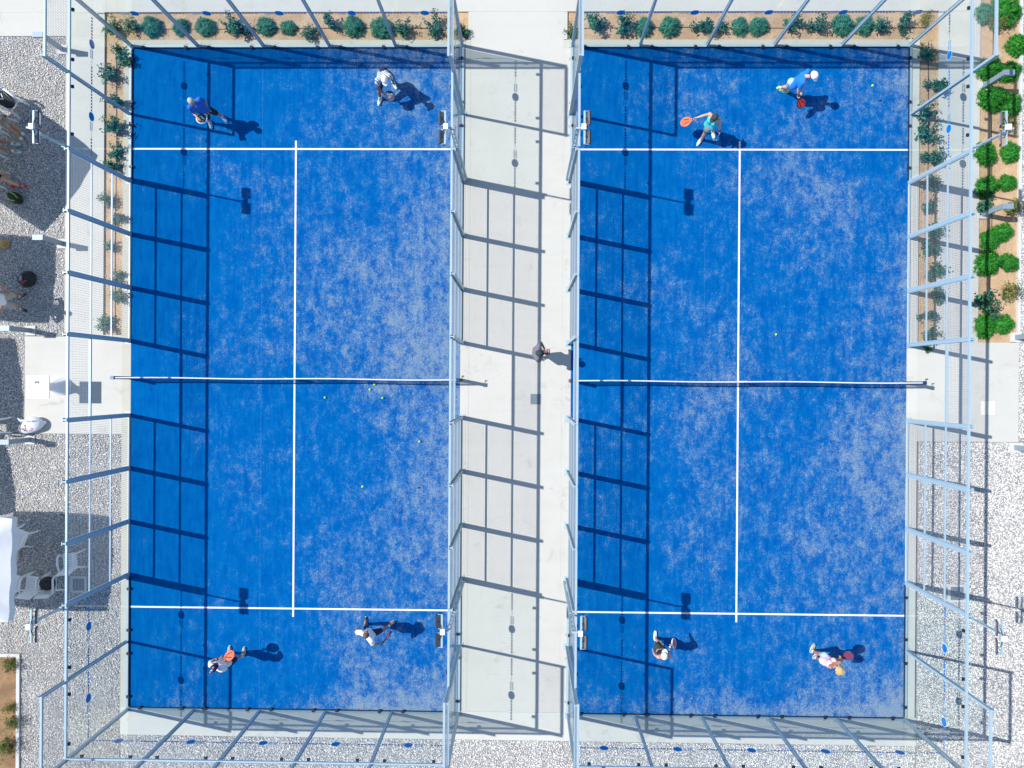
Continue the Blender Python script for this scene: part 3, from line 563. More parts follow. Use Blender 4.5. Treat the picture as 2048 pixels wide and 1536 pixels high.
# ------------------------------------------------------------------ nets
def net(cx):
    r = thing("court_net", (cx, 0, .012), "black net with white top tape across the middle of the %s" % NAMES[cx], "net", "padel nets")
    for s in (-1, 1):
        x = cx + s * 5.03
        p = part("net_post", MB().box((x - .04, -.045, .012), (x + .04, .045, .95)), M["netpost"], r)
        part("post_cap", MB().box((x - .05, -.055, .951), (x + .05, .055, .972)), M["netpost"], p)
    x = cx + 5.07
    k = MB(); k.tube([(x, 0, .80), (x + .07, 0, .80), (x + .07, .11, .80)], .011, 6); k.tube([(x + .07, .11, .80), (x + .13, .11, .80)], .017, 8)
    part("crank_handle", k, M["rubber"], r)
    part("winch", MB().tube([(x - .03, 0, .80), (x + .04, 0, .80)], .04, 10), M["netpost"], r)
    tp = MB(); N = 20
    zt = lambda u: .88 + .045 * (abs(u) / 5) ** 2
    for i in range(N):
        u0, u1 = -4.98 + 9.96 * i / N, -4.98 + 9.96 * (i + 1) / N
        z0, z1 = zt(u0), zt(u1); w0, w1 = .012 * math.sin(u0 * 1.3), .012 * math.sin(u1 * 1.3)
        tp.add([(cx + u0, -.016 + w0, z0 - .05), (cx + u0, .016 + w0, z0 - .05), (cx + u0, .016 + w0, z0 + .012), (cx + u0, -.016 + w0, z0 + .012), (cx + u1, -.016 + w1, z1 - .05), (cx + u1, .016 + w1, z1 - .05), (cx + u1, .016 + w1, z1 + .012), (cx + u1, -.016 + w1, z1 + .012)],
               [(0, 1, 5, 4), (1, 2, 6, 5), (2, 3, 7, 6), (3, 0, 4, 7)])
    part("top_tape", tp, M["tape"], r)
    w = MB(); W = Wall((cx, 0), (1, 0), (0, -1)); W.wires(w, -4.97, 4.97, .02, .84, 0, .045, .0014); part("net_mesh", w, M["net"], r, kind="stuff")
    part("centre_strap", MB().box((cx - .025, -.0275, .015), (cx + .025, .0275, .83)), M["tape"], r)
net(LX); net(RX)

# ------------------------------------------------------------------ small ground fittings
def grate(name, x, y, size, frame_m, label, cat, inner, n=7):
    r = thing(name, (x, y, 0), label, cat)
    h = size / 2; f = MB(); w = size * .14; z0, z1 = -.02, .008
    for a, b in (((-h, -h), (h, -h + w)), ((-h, h - w), (h, h)), ((-h, -h + w), (-h + w, h - w)), ((h - w, -h + w), (h, h - w))):
        f.box((x + a[0], y + a[1], z0), (x + b[0], y + b[1], z1))
    part("cover_frame", f, frame_m, r); g = h - w
    part("cover_plate", MB().box((x - g, y - g, z0), (x + g, y + g, -.006)), inner, r)
    for i in range(n):
        q = -g + (i + .5) * 2 * g / n; part("grate_bar", MB().box((x + q - .012, y - g, -.0055), (x + q + .012, y + g, .004)), inner, r)
grate("drain_cover", .62, -.56, .31, M["grate"], "blue-grey square drain grate in the middle concrete path", "drain cover", M["grate"])
grate("inspection_cover", -13.25, -6.30, .50, M["kerb"], "concrete inspection cover in the gravel by the white chairs", "drain cover", M["grate"], 9)
grate("inspection_cover", 13.23, -6.27, .54, M["kerb"], "concrete inspection cover in the gravel right of the right court", "drain cover", M["grate"], 9)
single("access_cover", MB().box((13.89, -.93, -.01), (14.30, -.53, .005)), M["pale_tile"], "pale yellow square cover in the right concrete pad", "access cover", (14.1, -.73, 0))

BOL = [(-13.83, 9.97, -1, "at the top of the left gravel, by the top path"), (-13.80, 4.07, -1, "beside the left path, between the two umbrella shadows"), (-14.77, 1.42, -1, "at the upper corner of the left doorway pad"), (-14.77, -1.9, -1, "at the lower corner of the left doorway pad"),
       (13.90, 8.86, 1, "among green bushes at the top of the right bed"), (13.90, 5.05, 1, "in the middle of the right bed"), (14.90, 1.38, 1, "at the upper corner of the right doorway pad"), (14.90, -1.90, 1, "at the lower corner of the right doorway pad")]
def bollard(x, y, d, words):
    r = thing("bollard_light", (x, y, 0), "grey hooked bollard light %s" % words, "bollard light", "bollard lights round the courts")
    part("base_pad", MB().box((x - .15, y - .14, -.05), (x + .15, y + .14, .012)), M["kerb"], r)
    part("post", MB().box((x - .035, y - .07, .012), (x + .035, y + .07, .87)), M["steel_dark"], r)
    a, b = sorted((x - d * .035, x + d * .27)); part("lamp_head", MB().box((a, y - .075, .872), (b, y + .075, .96)), M["steel_dark"], r)
    a, b = sorted((x + d * .06, x + d * .25)); part("lens", MB().box((a, y - .055, .866), (b, y + .055, .871)), M["lens"], r)
for q in BOL: bollard(*q)

# ------------------------------------------------------------------ plants
def leaf_cloud(pts, nrm, ln, wd, cols, rng, jit=.6, droop=0.0):
    n = len(pts); nrm = nrm + rng.normal(0, jit, (n, 3)); nrm /= np.linalg.norm(nrm, axis=1)[:, None]
    r = rng.normal(0, 1, (n, 3)); ax = r - (r * nrm).sum(1)[:, None] * nrm; ax /= np.linalg.norm(ax, axis=1)[:, None]
    bx = np.cross(nrm, ax); L = (rng.uniform(.7, 1.3, n) * ln)[:, None]; Wd = (rng.uniform(.7, 1.3, n) * wd)[:, None]
    v0 = pts - ax * L / 2; v2 = pts + ax * L / 2 - nrm * L * droop; v1 = pts + bx * Wd / 2 + nrm * L * .08; v3 = pts - bx * Wd / 2 + nrm * L * .08
    V = np.stack([v0, v1, v2, v3], 1).reshape(-1, 3); i = 4 * np.arange(n)
    F = np.concatenate([np.stack([i, i + 1, i + 2], 1), np.stack([i, i + 2, i + 3], 1)])
    T = np.repeat(cols, 4, 0); return V, F, T
def pick(cols, n, rng): return np.array(cols)[rng.choice(len(cols), n)] * rng.uniform(.55, 1.45, (n, 1))
GREY = [(.045, .27, .14), (.065, .33, .17), (.03, .19, .10), (.13, .36, .20)]
BRIGHT = [(.018, .26, .016), (.035, .34, .022), (.010, .17, .014), (.09, .38, .03), (.014, .22, .03)]
CITRUS = [(.016, .12, .055), (.028, .17, .085), (.012, .085, .045), (.06, .22, .07), (.05, .19, .14)]
DRY = [(.13, .19, .03), (.09, .17, .03), (.22, .20, .06), (.05, .12, .02)]
def dome_mesh(seed, cols, n=5200):
    """a rounded bush: twig-end tufts over an uneven dome, with gaps, stray shoots and inner leaves"""
    rng = np.random.RandomState(seed); k = 230
    c = rng.normal(0, 1, (k, 3)); c[:, 2] = np.abs(c[:, 2]) - .2; c /= np.linalg.norm(c, axis=1)[:, None]
    ph = np.arctan2(c[:, 1], c[:, 0]); rad = .46 * (1 + .09 * np.sin(ph * 2 + seed) + .07 * np.sin(ph * 5 + 2 * seed)) * rng.uniform(.92, 1.06, k)
    c = c * rad[:, None]; c[:, 2] *= .9
    w = rng.choice(k, n); ax = c / np.linalg.norm(c, axis=1)[:, None]; t = rng.uniform(-.09, .045, (n, 1))
    p = c[w] + ax[w] * t + rng.normal(0, .026, (n, 3)); p[:, 2] = np.maximum(p[:, 2], -.05) + .04
    nr = ax[w] * .7 + rng.normal(0, .5, (n, 3)) + np.array([0, 0, .35])
    tone = rng.uniform(.7, 1.3, k)[w][:, None]
    V, F, T = leaf_cloud(p, nr / np.linalg.norm(nr, axis=1)[:, None], .060, .020, pick(cols, n, rng) * tone, rng, .25)
    core = MB().ell((0, 0, .03), (.36, .36, .32), None, 14, 8, 1.0, -.1); cv = np.array(core.v); tri = []
    for q in core.f: tri += [(q[0], q[i], q[i + 1]) for i in range(1, len(q) - 1)]      # leafy inner mass
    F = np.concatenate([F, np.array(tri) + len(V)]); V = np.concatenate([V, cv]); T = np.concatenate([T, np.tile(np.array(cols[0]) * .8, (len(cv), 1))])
    return big_mesh("crown", V, F, M["leaf"], np.clip(T, 0, 1))
def shrub_mesh(seed, cols, n=330, branches=9, ln=.13, wd=.066):
    rng = np.random.RandomState(seed); pts = []; nr = []; tips = []
    for b in range(branches):
        a = rng.uniform(0, 2 * np.pi); r = rng.uniform(.18, .50); h = rng.uniform(.25, .72); tip = np.array([r * np.cos(a), r * np.sin(a), h]); tips.append(tip)
        k = n // branches; t = rng.uniform(.35, 1.05, k)[:, None]; p = tip * t + rng.normal(0, .075, (k, 3)); pts.append(p); d = p - np.array([0, 0, .1]); nr.append(d / np.linalg.norm(d, axis=1)[:, None] + np.array([0, 0, .6]))
    P = np.concatenate(pts); P[:, 2] = np.maximum(P[:, 2], .03)
    V, F, T = leaf_cloud(P, np.concatenate(nr), ln, wd, pick(cols, len(P), rng), rng, .5, .25)
    m = MB(); m.tube([(0, 0, -.08), (0, 0, .14)], [.022, .016], 6)
    for t in tips: m.tube([(0, 0, .10), tuple(t * .5 + np.array([0, 0, .03])), tuple(t)], [.012, .008, .003], 5)
    return big_mesh("crown", V, F, M["leaf"], np.clip(T, 0, 1)), m.mesh("stem", M["twig"])
def dry_mesh(seed):
    rng = np.random.RandomState(seed); cr, st = shrub_mesh(seed + 50, DRY, 300, 12, .11, .03)
    m = MB()
    for i in range(46):
        a = rng.uniform(0, 6.28); l = rng.uniform(.35, .75); e = (l * math.cos(a) * .75, l * math.sin(a) * .75, rng.uniform(.25, .6)); m.tube([(0, 0, -.04), (e[0] * .45, e[1] * .45, e[2] * .7), e], [.006, .005, .002], 3)
    return cr, m.mesh("blades", M["straw"])
M["straw"] = mat("dry_straw", (.34, .27, .10), .9, var=.25)
stem_d = MB().tube([(0, 0, -.08), (0, 0, .3)], [.03, .02], 6).mesh("stem", M["twig"])
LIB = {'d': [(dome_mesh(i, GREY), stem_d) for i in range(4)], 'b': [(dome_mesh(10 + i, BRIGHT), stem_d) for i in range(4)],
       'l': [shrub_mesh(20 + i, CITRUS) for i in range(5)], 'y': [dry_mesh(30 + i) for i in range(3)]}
KIND = {'d': ("dome_bush", "round grey-green bush", "bush"), 'b': ("round_bush", "round bright green bush", "bush"), 'l': ("leafy_shrub", "open dark-leaved shrub", "shrub"), 'y': ("dry_shrub", "yellowish half-dry shrub", "shrub")}
ORD = "first second third fourth fifth sixth seventh eighth ninth tenth eleventh twelfth thirteenth fourteenth fifteenth sixteenth seventeenth eighteenth nineteenth twentieth".split()
STEMN = {'y': "blades"}
SRC = {}
for bed, lst in PLANTS.items():
    rows = "behind" in bed
    for kd in 'dbly':
        its = sorted([p for p in lst if p[0] == kd], key=(lambda p: p[1]) if rows else (lambda p: -p[2]))
        for i, (_, x, y, d) in enumerate(its):
            nm, words, cat = KIND[kd]; v = (i * 3 + len(bed)) % len(LIB[kd]); cr, st = LIB[kd][v]
            pos = ("the only one" if len(its) == 1 else ORD[i] + (" from the left" if rows else " from the top")) + " in the " + bed
            key = (kd, v)
            if key not in SRC:
                o = thing(nm, (x, y, 0), "", cat); part("crown", cr, None, o); part("stem" if kd != 'y' else "blades", st, None, o); SRC[key] = o
            else: o = copy_tree(SRC[key])
            o.location = (x, y, SOIL_Z); o.rotation_euler = (0, 0, random.uniform(0, 6.28)); s = d * (1.0 if kd in 'db' else 1.18)
            o.scale = (s * random.uniform(.94, 1.06), s, s * (random.uniform(.85, 1.05) if kd in 'db' else random.uniform(.8, 1.1)))
            tag(o, "%s, %s" % (words, pos), cat, "bushes and shrubs in the beds")
# drip irrigation hoses in the beds
for bed, pts in (("top left", [(-12.4, 10.62), (-9, 10.60), (-5, 10.63), (-1.6, 10.61)]), ("top right", [(1.6, 10.61), (5, 10.64), (9, 10.60), (12.4, 10.62)]),
                 ("left strip", [(-12.2, 10.2), (-12.18, 7), (-12.21, 4), (-12.19, 1.4)]), ("right strip", [(12.28, 10.2), (12.3, 7), (12.27, 4), (12.29, 1.1)]), ("far right bed", [(14.2, 11), (14.16, 8), (14.2, 5), (14.12, 1.3)])):
    c = Vector((pts[1][0], pts[1][1], SOIL_Z)); single("irrigation_hose", MB().tube([(a, b, SOIL_Z + .008) for a, b in pts], .010, 6), M["rubber"], "thin dark irrigation hose lying on the soil of the %s%s" % (bed, "" if bed.endswith("bed") or bed.endswith("strip") else " bed"), "hose", tuple(c), "irrigation hoses")
rs = np.random.RandomState(5); g = []
for (x0, y0, x1, y1) in ((-12.5, 10.27, -1.5, 11.08), (1.53, 10.27, 12.5, 11.08), (13.8, 1.3, 14.9, 11.5), (-12.5, 1.4, -11.97, 10.2), (12.02, 1.1, 12.55, 10.2)):
    n = int((x1 - x0) * (y1 - y0) * 26); g.append(np.stack([rs.uniform(x0, x1, n), rs.uniform(y0, y1, n)], 1))
P = np.concatenate(g); mb = MB()
for x, y in P:
    s = rs.uniform(.008, .022); mb.obox((x, y, SOIL_Z + s * .3), (s * 2, s * 1.5, s), Matrix.Rotation(rs.uniform(0, 3), 3, 'Z') @ Matrix.Rotation(rs.uniform(-.5, .5), 3, 'X'))
o = part("soil_stones", mb, mat("pale_pebble", (.50, .36, .25), .9, var=.3, scale=3)); tag(o, kind="stuff")
# ------------------------------------------------------------------ umbrellas, chairs, table, bags
def umbrella(x, y, side, rim, rz, label):
    r = thing("umbrella", (x, y, 0), label, "umbrella", "white square umbrellas", rz)
    h = side / 2; apex = rim + .92; N = 10
    can = MB(); rim_pts = []
    for e in range(4):
        a = e * math.pi / 2
        for i in range(N):
            u = -h + 2 * h * i / N; p = rotz(a) @ Vector((h + .05 * (1 - (u / h) ** 2), u, rim + .05 * (1 - (u / h) ** 2))); rim_pts.append(p)
    n = len(rim_pts); rings = 6; vs = []
    for k in range(1, rings + 1):
        t = k / rings
        for i, p in enumerate(rim_pts):
            corner = 1 - abs(((i % N) / N) * 2 - 1) if False else abs(((i % N) / N) - .5) * 2
            z = apex + (p.z - apex) * t - .11 * math.sin(math.pi * t) * (1 - corner) + .028 * t * math.sin(i * 1.9 + .5 * k)
            vs.append((p.x * t, p.y * t, z))
    vs.append((0, 0, apex)); f = []
    for k in range(rings - 1):
        for i in range(n): f.append((k * n + i, k * n + (i + 1) % n, (k + 1) * n + (i + 1) % n, (k + 1) * n + i))
    for i in range(n): f.append((rings * n, (i + 1) % n, i))
    can.add(vs, f); part("canopy", can, M["canopy"], r, world=False, smooth=True)
    val = MB(); b = (rings - 1) * n; vv = []
    for i in range(n): p = Vector(vs[b + i]); o = Vector((p.x, p.y, 0)).normalized(); vv += [p + o * .004, p + o * (.018 + .012 * math.sin(i * 1.7)) - Vector((0, 0, .20 + .015 * math.sin(i * 2.6)))]
    val.add(vv, [(2 * i, 2 * i + 1, 2 * ((i + 1) % n) + 1, 2 * ((i + 1) % n)) for i in range(n)]); part("valance", val, M["canopy"], r, world=False, smooth=True)
    part("pole", MB().tube([(0, 0, .1), (0, 0, apex + .08)], .024, 10), M["white"], r, world=False)
    part("base", MB().box((-.28, -.28, 0), (.28, .28, .09)), M["kerb"], r, world=False)
    for e in range(4):
        a = math.pi / 4 + e * math.pi / 2; q = Vector((h * 1.40 * math.cos(a), h * 1.40 * math.sin(a), rim - .02))
        part("rib", MB().tube([(0, 0, apex - .04), tuple(q)], .012, 6), M["white"], r, world=False)
    return r
umbrella(-15.333, -5.301, 2.85, 2.02, math.radians(-2), "white square umbrella cut by the left edge, over the white chairs")
umbrella(-16.32, 6.74, 2.8, 2.1, math.radians(-35), "white umbrella turned on its corner, above the seated spectators")
umbrella(-17.03, 3.33, 2.5, 2.1, math.radians(-4), "white umbrella shading the standing man and the black backpack")
umbrella(-18.03, .107, 2.5, 2.1, math.radians(6), "white umbrella left of the cocktail table, outside the frame")
umbrella(-18.31, -2.75, 2.5, 2.1, math.radians(10), "white umbrella below the cocktail table, outside the frame")

def chair(x, y, rz, label, kind="solid"):
    r = thing("plastic_chair", (x, y, 0), label, "chair", "white plastic chairs", rz)
    W = M["white"]; P = dict(world=False)
    f = MB(); w = .205
    f.box((-.21, -w, .415), (-.17, w, .44)); f.box((.19, -w, .415), (.235, w, .44)); f.box((-.17, -w, .413), (.19, -w + .035, .44)); f.box((-.17, w - .035, .413), (.19, w, .44))
    s = part("seat", f, W, r, **P)
    for i in range(7):
        q = -.155 + .05 * i; part("slat", MB().box((q, -w + .035, .42), (q + .037, w - .035, .436)), W, s, **P)
    b = MB()
    for sg in (-1, 1): b.bar((-.20, sg * .19, .43), (-.31, sg * .19, .84), .035, .022, (1, 0, 0))
    b.bar((-.308, -.21, .835), (-.308, .21, .835), .03, .05); bk = part("backrest", b, W, r, **P)
    for i in range(7):
        q = -.15 + .05 * i; part("slat", MB().bar((-.205, q, .45), (-.302, q, .815), .036, .012, (1, 0, 0)), W, bk, **P)
    for sg in (-1, 1):
        a = MB().tube([(-.255, sg * .22, .64), (-.05, sg * .245, .655), (.17, sg * .24, .635), (.215, sg * .23, .58), (.21, sg * .21, .44)], [.022, .028, .03, .025, .02], 8)
        part("armrest", a, W, r, smooth=True, **P)
        part("leg", MB().tube([(.20, sg * .20, .42), (.25, sg * .25, .0)], [.03, .021], 8), W, r, **P)
        part("leg", MB().tube([(-.20, sg * .19, .42), (-.30, sg * .23, .0)], [.03, .021], 8), W, r, **P)
    return r
chair(-14.76, -4.80, math.radians(68), "white slatted plastic chair half under the umbrella, uppermost of the lower chairs")
chair(-13.24, -5.48, math.radians(96), "white slatted plastic chair seen through the court mesh")
chair(-14.36, -6.18, math.radians(84), "empty white plastic chair left of the chair with the black backpack")
chair(-13.86, -6.16, math.radians(92), "white plastic chair with a black backpack on its seat")
chair(-14.95, -6.14, math.radians(80), "white plastic chair mostly hidden beneath the umbrella edge")
chair(-15.18, 8.22, math.radians(-35), "white plastic chair in the upper left corner with a racket bag on it")
chair(-15.52, 7.66, math.radians(-28), "white plastic chair under the spectator in beige shorts")
chair(-15.72, 6.90, math.radians(-4), "white plastic chair under the spectator with white shoes")
chair(-15.70, 5.98, math.radians(-8), "white plastic chair under the spectator with red shoes")
chair(-15.62, -1.46, math.radians(180), "white plastic chair beside the dotted bag, cut by the left edge")

def cocktail_table(x, y):
    r = thing("cocktail_table", (x, y, 0), "tall cocktail table in a stretched white cover on the left doorway pad", "table")
    prof = [(.27, .0), (.255, .03), (.19, .22), (.13, .42), (.105, .58), (.12, .74), (.20, .95), (.30, 1.06), (.325, 1.10)]
    m = MB(); N = 40; vs = []
    def se(r_, a, z, p=5.0):
        c, s = math.cos(a), math.sin(a); k = (abs(c) ** p + abs(s) ** p) ** (-1 / p); pp = 1 + .05 * math.sin(4 * a + .6) * (.3 if z > 1 else 1); return (x + c * k * r_ * pp, y + s * k * r_ * pp, z)
    for rr, z in prof:
        for i in range(N): vs.append(se(rr, 2 * math.pi * i / N, z, 4 + 4 * abs(z - .55)))
    f = [(k * N + i, k * N + (i + 1) % N, (k + 1) * N + (i + 1) % N, (k + 1) * N + i) for k in range(len(prof) - 1) for i in range(N)]
    m.add(vs, f); part("stretch_cover", m, M["cloth"], r, smooth=True)
    part("tabletop", MB().box((x - .33, y - .33, 1.085), (x + .33, y + .33, 1.115)), M["cloth"], r)
    for sx, sy in ((-1, -1), (1, -1), (1, 1), (-1, 1)): part("foot", MB().tube([(x + sx * .18, y + sy * .18, 0), (x + sx * .18, y + sy * .18, .05)], .03, 8), M["rubber"], r)
cocktail_table(-13.78, -.28)
r = thing("sunglasses", (-13.80, -.14, 1.116), "folded dark blue sunglasses on the white cocktail table", "sunglasses")
for q in (-.035, .035): part("lens", MB().ell((-13.80 + q, -.14, 1.128), (.03, .022, .008)), M["netpost"], r)
for q in (-.066, .066): part("temple", MB().bar((-13.80 + q, -.15, 1.122), (-13.80 + q * .3, -.20, 1.122), .006), M["rubber"], r)

def bag(x, y, z, size, rz, label, trim, kind="backpack"):
    r = thing(kind, (x, y, z), label, "bag", None, rz); L, W, H = size
    m = MB(); m.ell((0, 0, H * .45), (L * .5, W * .5, H * .5), None, 20, 12); m.ell((-L * .22, W * .06, H * .55), (L * .26, W * .36, H * .38), None, 16, 10)
    part("body", m, M["black_bag"], r, world=False, smooth=True)
    part("pocket", MB().ell((L * .16, -W * .05, H * .72), (L * .24, W * .30, H * .28), None, 16, 10), M["black_bag"], r, world=False, smooth=True)
    for s in (-1, 1):
        pts = [(L * .30, s * W * .12, H * .85), (L * .05, s * W * .30, H * 1.02), (-L * .25, s * W * .28, H * .95), (-L * .42, s * W * .16, H * .6)]
        part("strap", MB().tube(pts, .016, 6), M[trim], r, world=False, smooth=True)
    part("handle", MB().tube([(L * .44, -.03, H * .6), (L * .56, 0, H * .66), (L * .46, .05, H * .6)], .012, 6), M["rubber"], r, world=False, smooth=True)
    return r
bag(-15.20, 5.43, -.02, (.50, .34, .24), math.radians(-28), "black backpack with lime green straps on the gravel below the red shoes", "green_trim")
b = bag(-14.79, 2.97, -.02, (.54, .48, .30), math.radians(35), "round black backpack with a red bottle on the shaded gravel", "rubber")
single("sports_bottle", MB().capsule((-14.86, 2.84, .25), (-14.72, 2.90, .27), .035, .03), M["red"], "red bottle lying on the round black backpack", "bottle", (-14.8, 2.87, .25), smooth=True)
single("folded_towel", MB().box((-14.93, 2.90, .262), (-14.85, 3.05, .29)), M["grey_cloth"], "small pale grey towel on the round black backpack", "towel", (-14.89, 2.97, .26))
bag(-13.83, -6.12, .44, (.46, .42, .26), math.radians(15), "black backpack sitting on a white plastic chair", "rubber")
hat = MB(); hat.ell((-15.56, 4.04, .03), (.17, .15, .02)); hat.ell((-15.56, 4.04, .04), (.09, .085, .10), None, 16, 8)
single("straw_hat", hat, M["tan"], "tan straw hat on the gravel at the left edge", "hat", (-15.56, 4.04, 0), smooth=True)
# racket bag with a white triangular emblem, on the corner chair
r = thing("racket_bag", (-15.22, 8.24, .44), "dark racket bag with white triangle emblem on the corner chair", "bag", None, math.radians(-35))
m = MB(); m.ell((0, 0, .10), (.36, .20, .12), None, 20, 10); part("body", m, M["black_bag"], r, world=False, smooth=True)
em = MB()
for k, s in enumerate((1.0, .62)):
    tri = [Vector((.10 * s - .02, 0, .222 - .004 * k)), Vector((-.10 * s, .11 * s, .205)), Vector((-.10 * s, -.11 * s, .205))]
    for i in range(3): em.bar(tri[i], tri[(i + 1) % 3], .012, .012)
part("emblem", em, M["white"], r, world=False)
part("zip", MB().tube([(-.30, .11, .165), (0, .165, .185), (.30, .11, .165)], .008, 6), M["galv"], r, world=False, smooth=True)
part("strap", MB().tube([(.30, -.06, .18), (.10, -.15, .26), (-.2, -.12, .2)], .015, 6), M["rubber"], r, world=False, smooth=True)
# white bag printed with coloured dots
r = thing("tote_bag", (-14.62, -1.46, 0), "white bag printed with coloured dots by the left doorway pad", "bag", None, math.radians(10))
m = MB(); m.ell((0, 0, .17), (.37, .24, .17), None, 28, 16); m.v = [(a + .02 * math.sin(9 * b), b + .025 * math.sin(7 * a + 1) , max(.004, c + .022 * math.sin(11 * a + 5 * b) * (c > .1))) for a, b, c in m.v]; m.capsule((-.22, .17, .20), (-.30, .27, .26), .07, .015); m.capsule((.22, -.02, .16), (.36, .02, .10), .12, .06); part("body", m, M["cloth"], r, world=False, smooth=True)
for i, (dx, dy, mm, rr) in enumerate(((-.19, -.06, "pink", .035), (-.08, .02, "pink", .034), (-.10, -.05, "dot_yellow", .032), (-.24, .08, "dot_green", .028), (-.27, -.03, "dot_yellow", .03), (-.12, -.12, "dot_blue", .033), (.10, -.10, "pink", .03), (.02, -.15, "pink", .026), (.12, .0, "dot_green", .022), (.04, .10, "dot_blue", .022))):
    zz = .178 + .172 * math.sqrt(max(.02, 1 - (dx / .36) ** 2 - (dy / .25) ** 2)); part("dot", MB().ell((dx, dy, zz), (rr, rr, .008), None, 12, 4), M[mm], r, world=False)
part("handle", MB().tube([(-.05, .12, .40), (0, .18, .52), (.10, .16, .50), (.14, .10, .38)], .013, 6), M["cloth"], r, world=False, smooth=True)

# ------------------------------------------------------------------ balls
BL = ["lime ball left of the cluster, nearest the centre line of the left court", "lime ball in the lower left of the cluster below the left net", "lime ball just below the left net tape", "lime ball right of the cluster below the left net", "lime ball alone near the right fence of the left court", "lime ball in the air over the lower left court", "lime ball on the upper right court above the net", "lime ball in the air in the top right corner of the right court"]
for (x, y, z), lb in zip(BALLS, BL):
    zz = max(z, .046); r = thing("padel_ball", (x, y, zz), lb, "ball", "padel balls")
    part("felt", MB().ell((0, 0, 0), (.034,) * 3, None, 16, 10), M["ball"], r, world=False, smooth=True)
    pts = [(.0345 * math.cos(a) * math.cos(.55 * math.sin(2 * a)), .0345 * math.sin(a) * math.cos(.55 * math.sin(2 * a)), .0345 * math.sin(.55 * math.sin(2 * a))) for a in [i * math.pi / 12 for i in range(24)]]
    part("seam", MB().tube(pts, .0018, 4, close=True), M["tape"], r, world=False)
# ------------------------------------------------------------------ people
M["plum"] = mat("plum_lacquer", (.16, .03, .09), .45, var=.1)
def remeshed(mb, vox, smooth=4, name="body"):
    me = mb.mesh("tmp", None); o = bpy.data.objects.new("tmp", me); COL.objects.link(o)
    a = o.modifiers.new("r", 'REMESH'); a.mode = 'VOXEL'; a.voxel_size = vox
    s = o.modifiers.new("s", 'SMOOTH'); s.iterations = smooth; s.factor = .5
    dg = bpy.context.evaluated_depsgraph_get(); out = bpy.data.meshes.new_from_object(o.evaluated_get(dg)); out.name = name
    bpy.data.objects.remove(o); bpy.data.meshes.remove(me); return out
def join_meshes(name, mes, m):
    vs = []; fs = []; o = 0
    for me in mes:
        vs += [tuple(v.co) for v in me.vertices]; fs += [tuple(i + o for i in p.vertices) for p in me.polygons]; o += len(me.vertices)
    out = bpy.data.meshes.new(name); out.from_pydata(vs, [], fs); out.materials.append(m); out.polygons.foreach_set("use_smooth", [True] * len(fs)); out.update(); return out
SKIN = {k: mat("skin_" + k, c, .55, var=.06) for k, c in dict(fair=(.62, .36, .25), tan=(.46, .23, .14), brown=(.27, .12, .07), mid=(.40, .20, .13)).items()}
CL = {k: mat("fabric_" + k, c, .85, var=.10, scale=10, bump=.35, bscale=16) for k, c in dict(blue=(.01, .12, .50), azure=(.005, .18, .70), teal=(.04, .50, .58), white=(.76, .77, .79), black=(.014, .014, .016), navy=(.012, .018, .07), grey=(.16, .15, .19), beige=(.42, .38, .31), greygreen=(.15, .22, .22), paleblue=(.40, .55, .68), pink=(.78, .50, .58), olive=(.03, .04, .03), dark=(.03, .045, .06)).items()}
HAIR = {k: mat("hair_" + k, c, .7, var=.3, scale=40, bump=.6, bscale=60) for k, c in dict(grey=(.46, .42, .37), dark=(.03, .025, .02), brown=(.10, .065, .04), blonde=(.52, .36, .16)).items()}
SHOE = {k: mat("shoe_" + k, c, .6, var=.12, scale=20) for k, c in dict(white=(.74, .78, .76), mint=(.50, .68, .64), grey=(.33, .33, .31), dark=(.03, .04, .05), lime=(.42, .62, .08), red=(.65, .02, .03), blue=(.10, .22, .45)).items()}
STRIPED = None
def striped():
    m, n, l, b = principled("fabric_striped", (.7, .7, .7), .85); tc = n.new("ShaderNodeTexCoord"); w = n.new("ShaderNodeTexWave"); w.inputs["Scale"].default_value = 5.5; w.inputs["Distortion"].default_value = .4
    mp = n.new("ShaderNodeMapping"); mp.inputs["Rotation"].default_value = (0, 0, math.radians(-52)); l.new(tc.outputs["Object"], mp.inputs[0]); l.new(mp.outputs[0], w.inputs[0])
    l.new(mixc(n, l, ramp(n, l, w.outputs["Fac"], .55, .8), (.60, .65, .70), (.09, .12, .18)), b.inputs["Base Color"]); return m
CL["striped"] = striped()

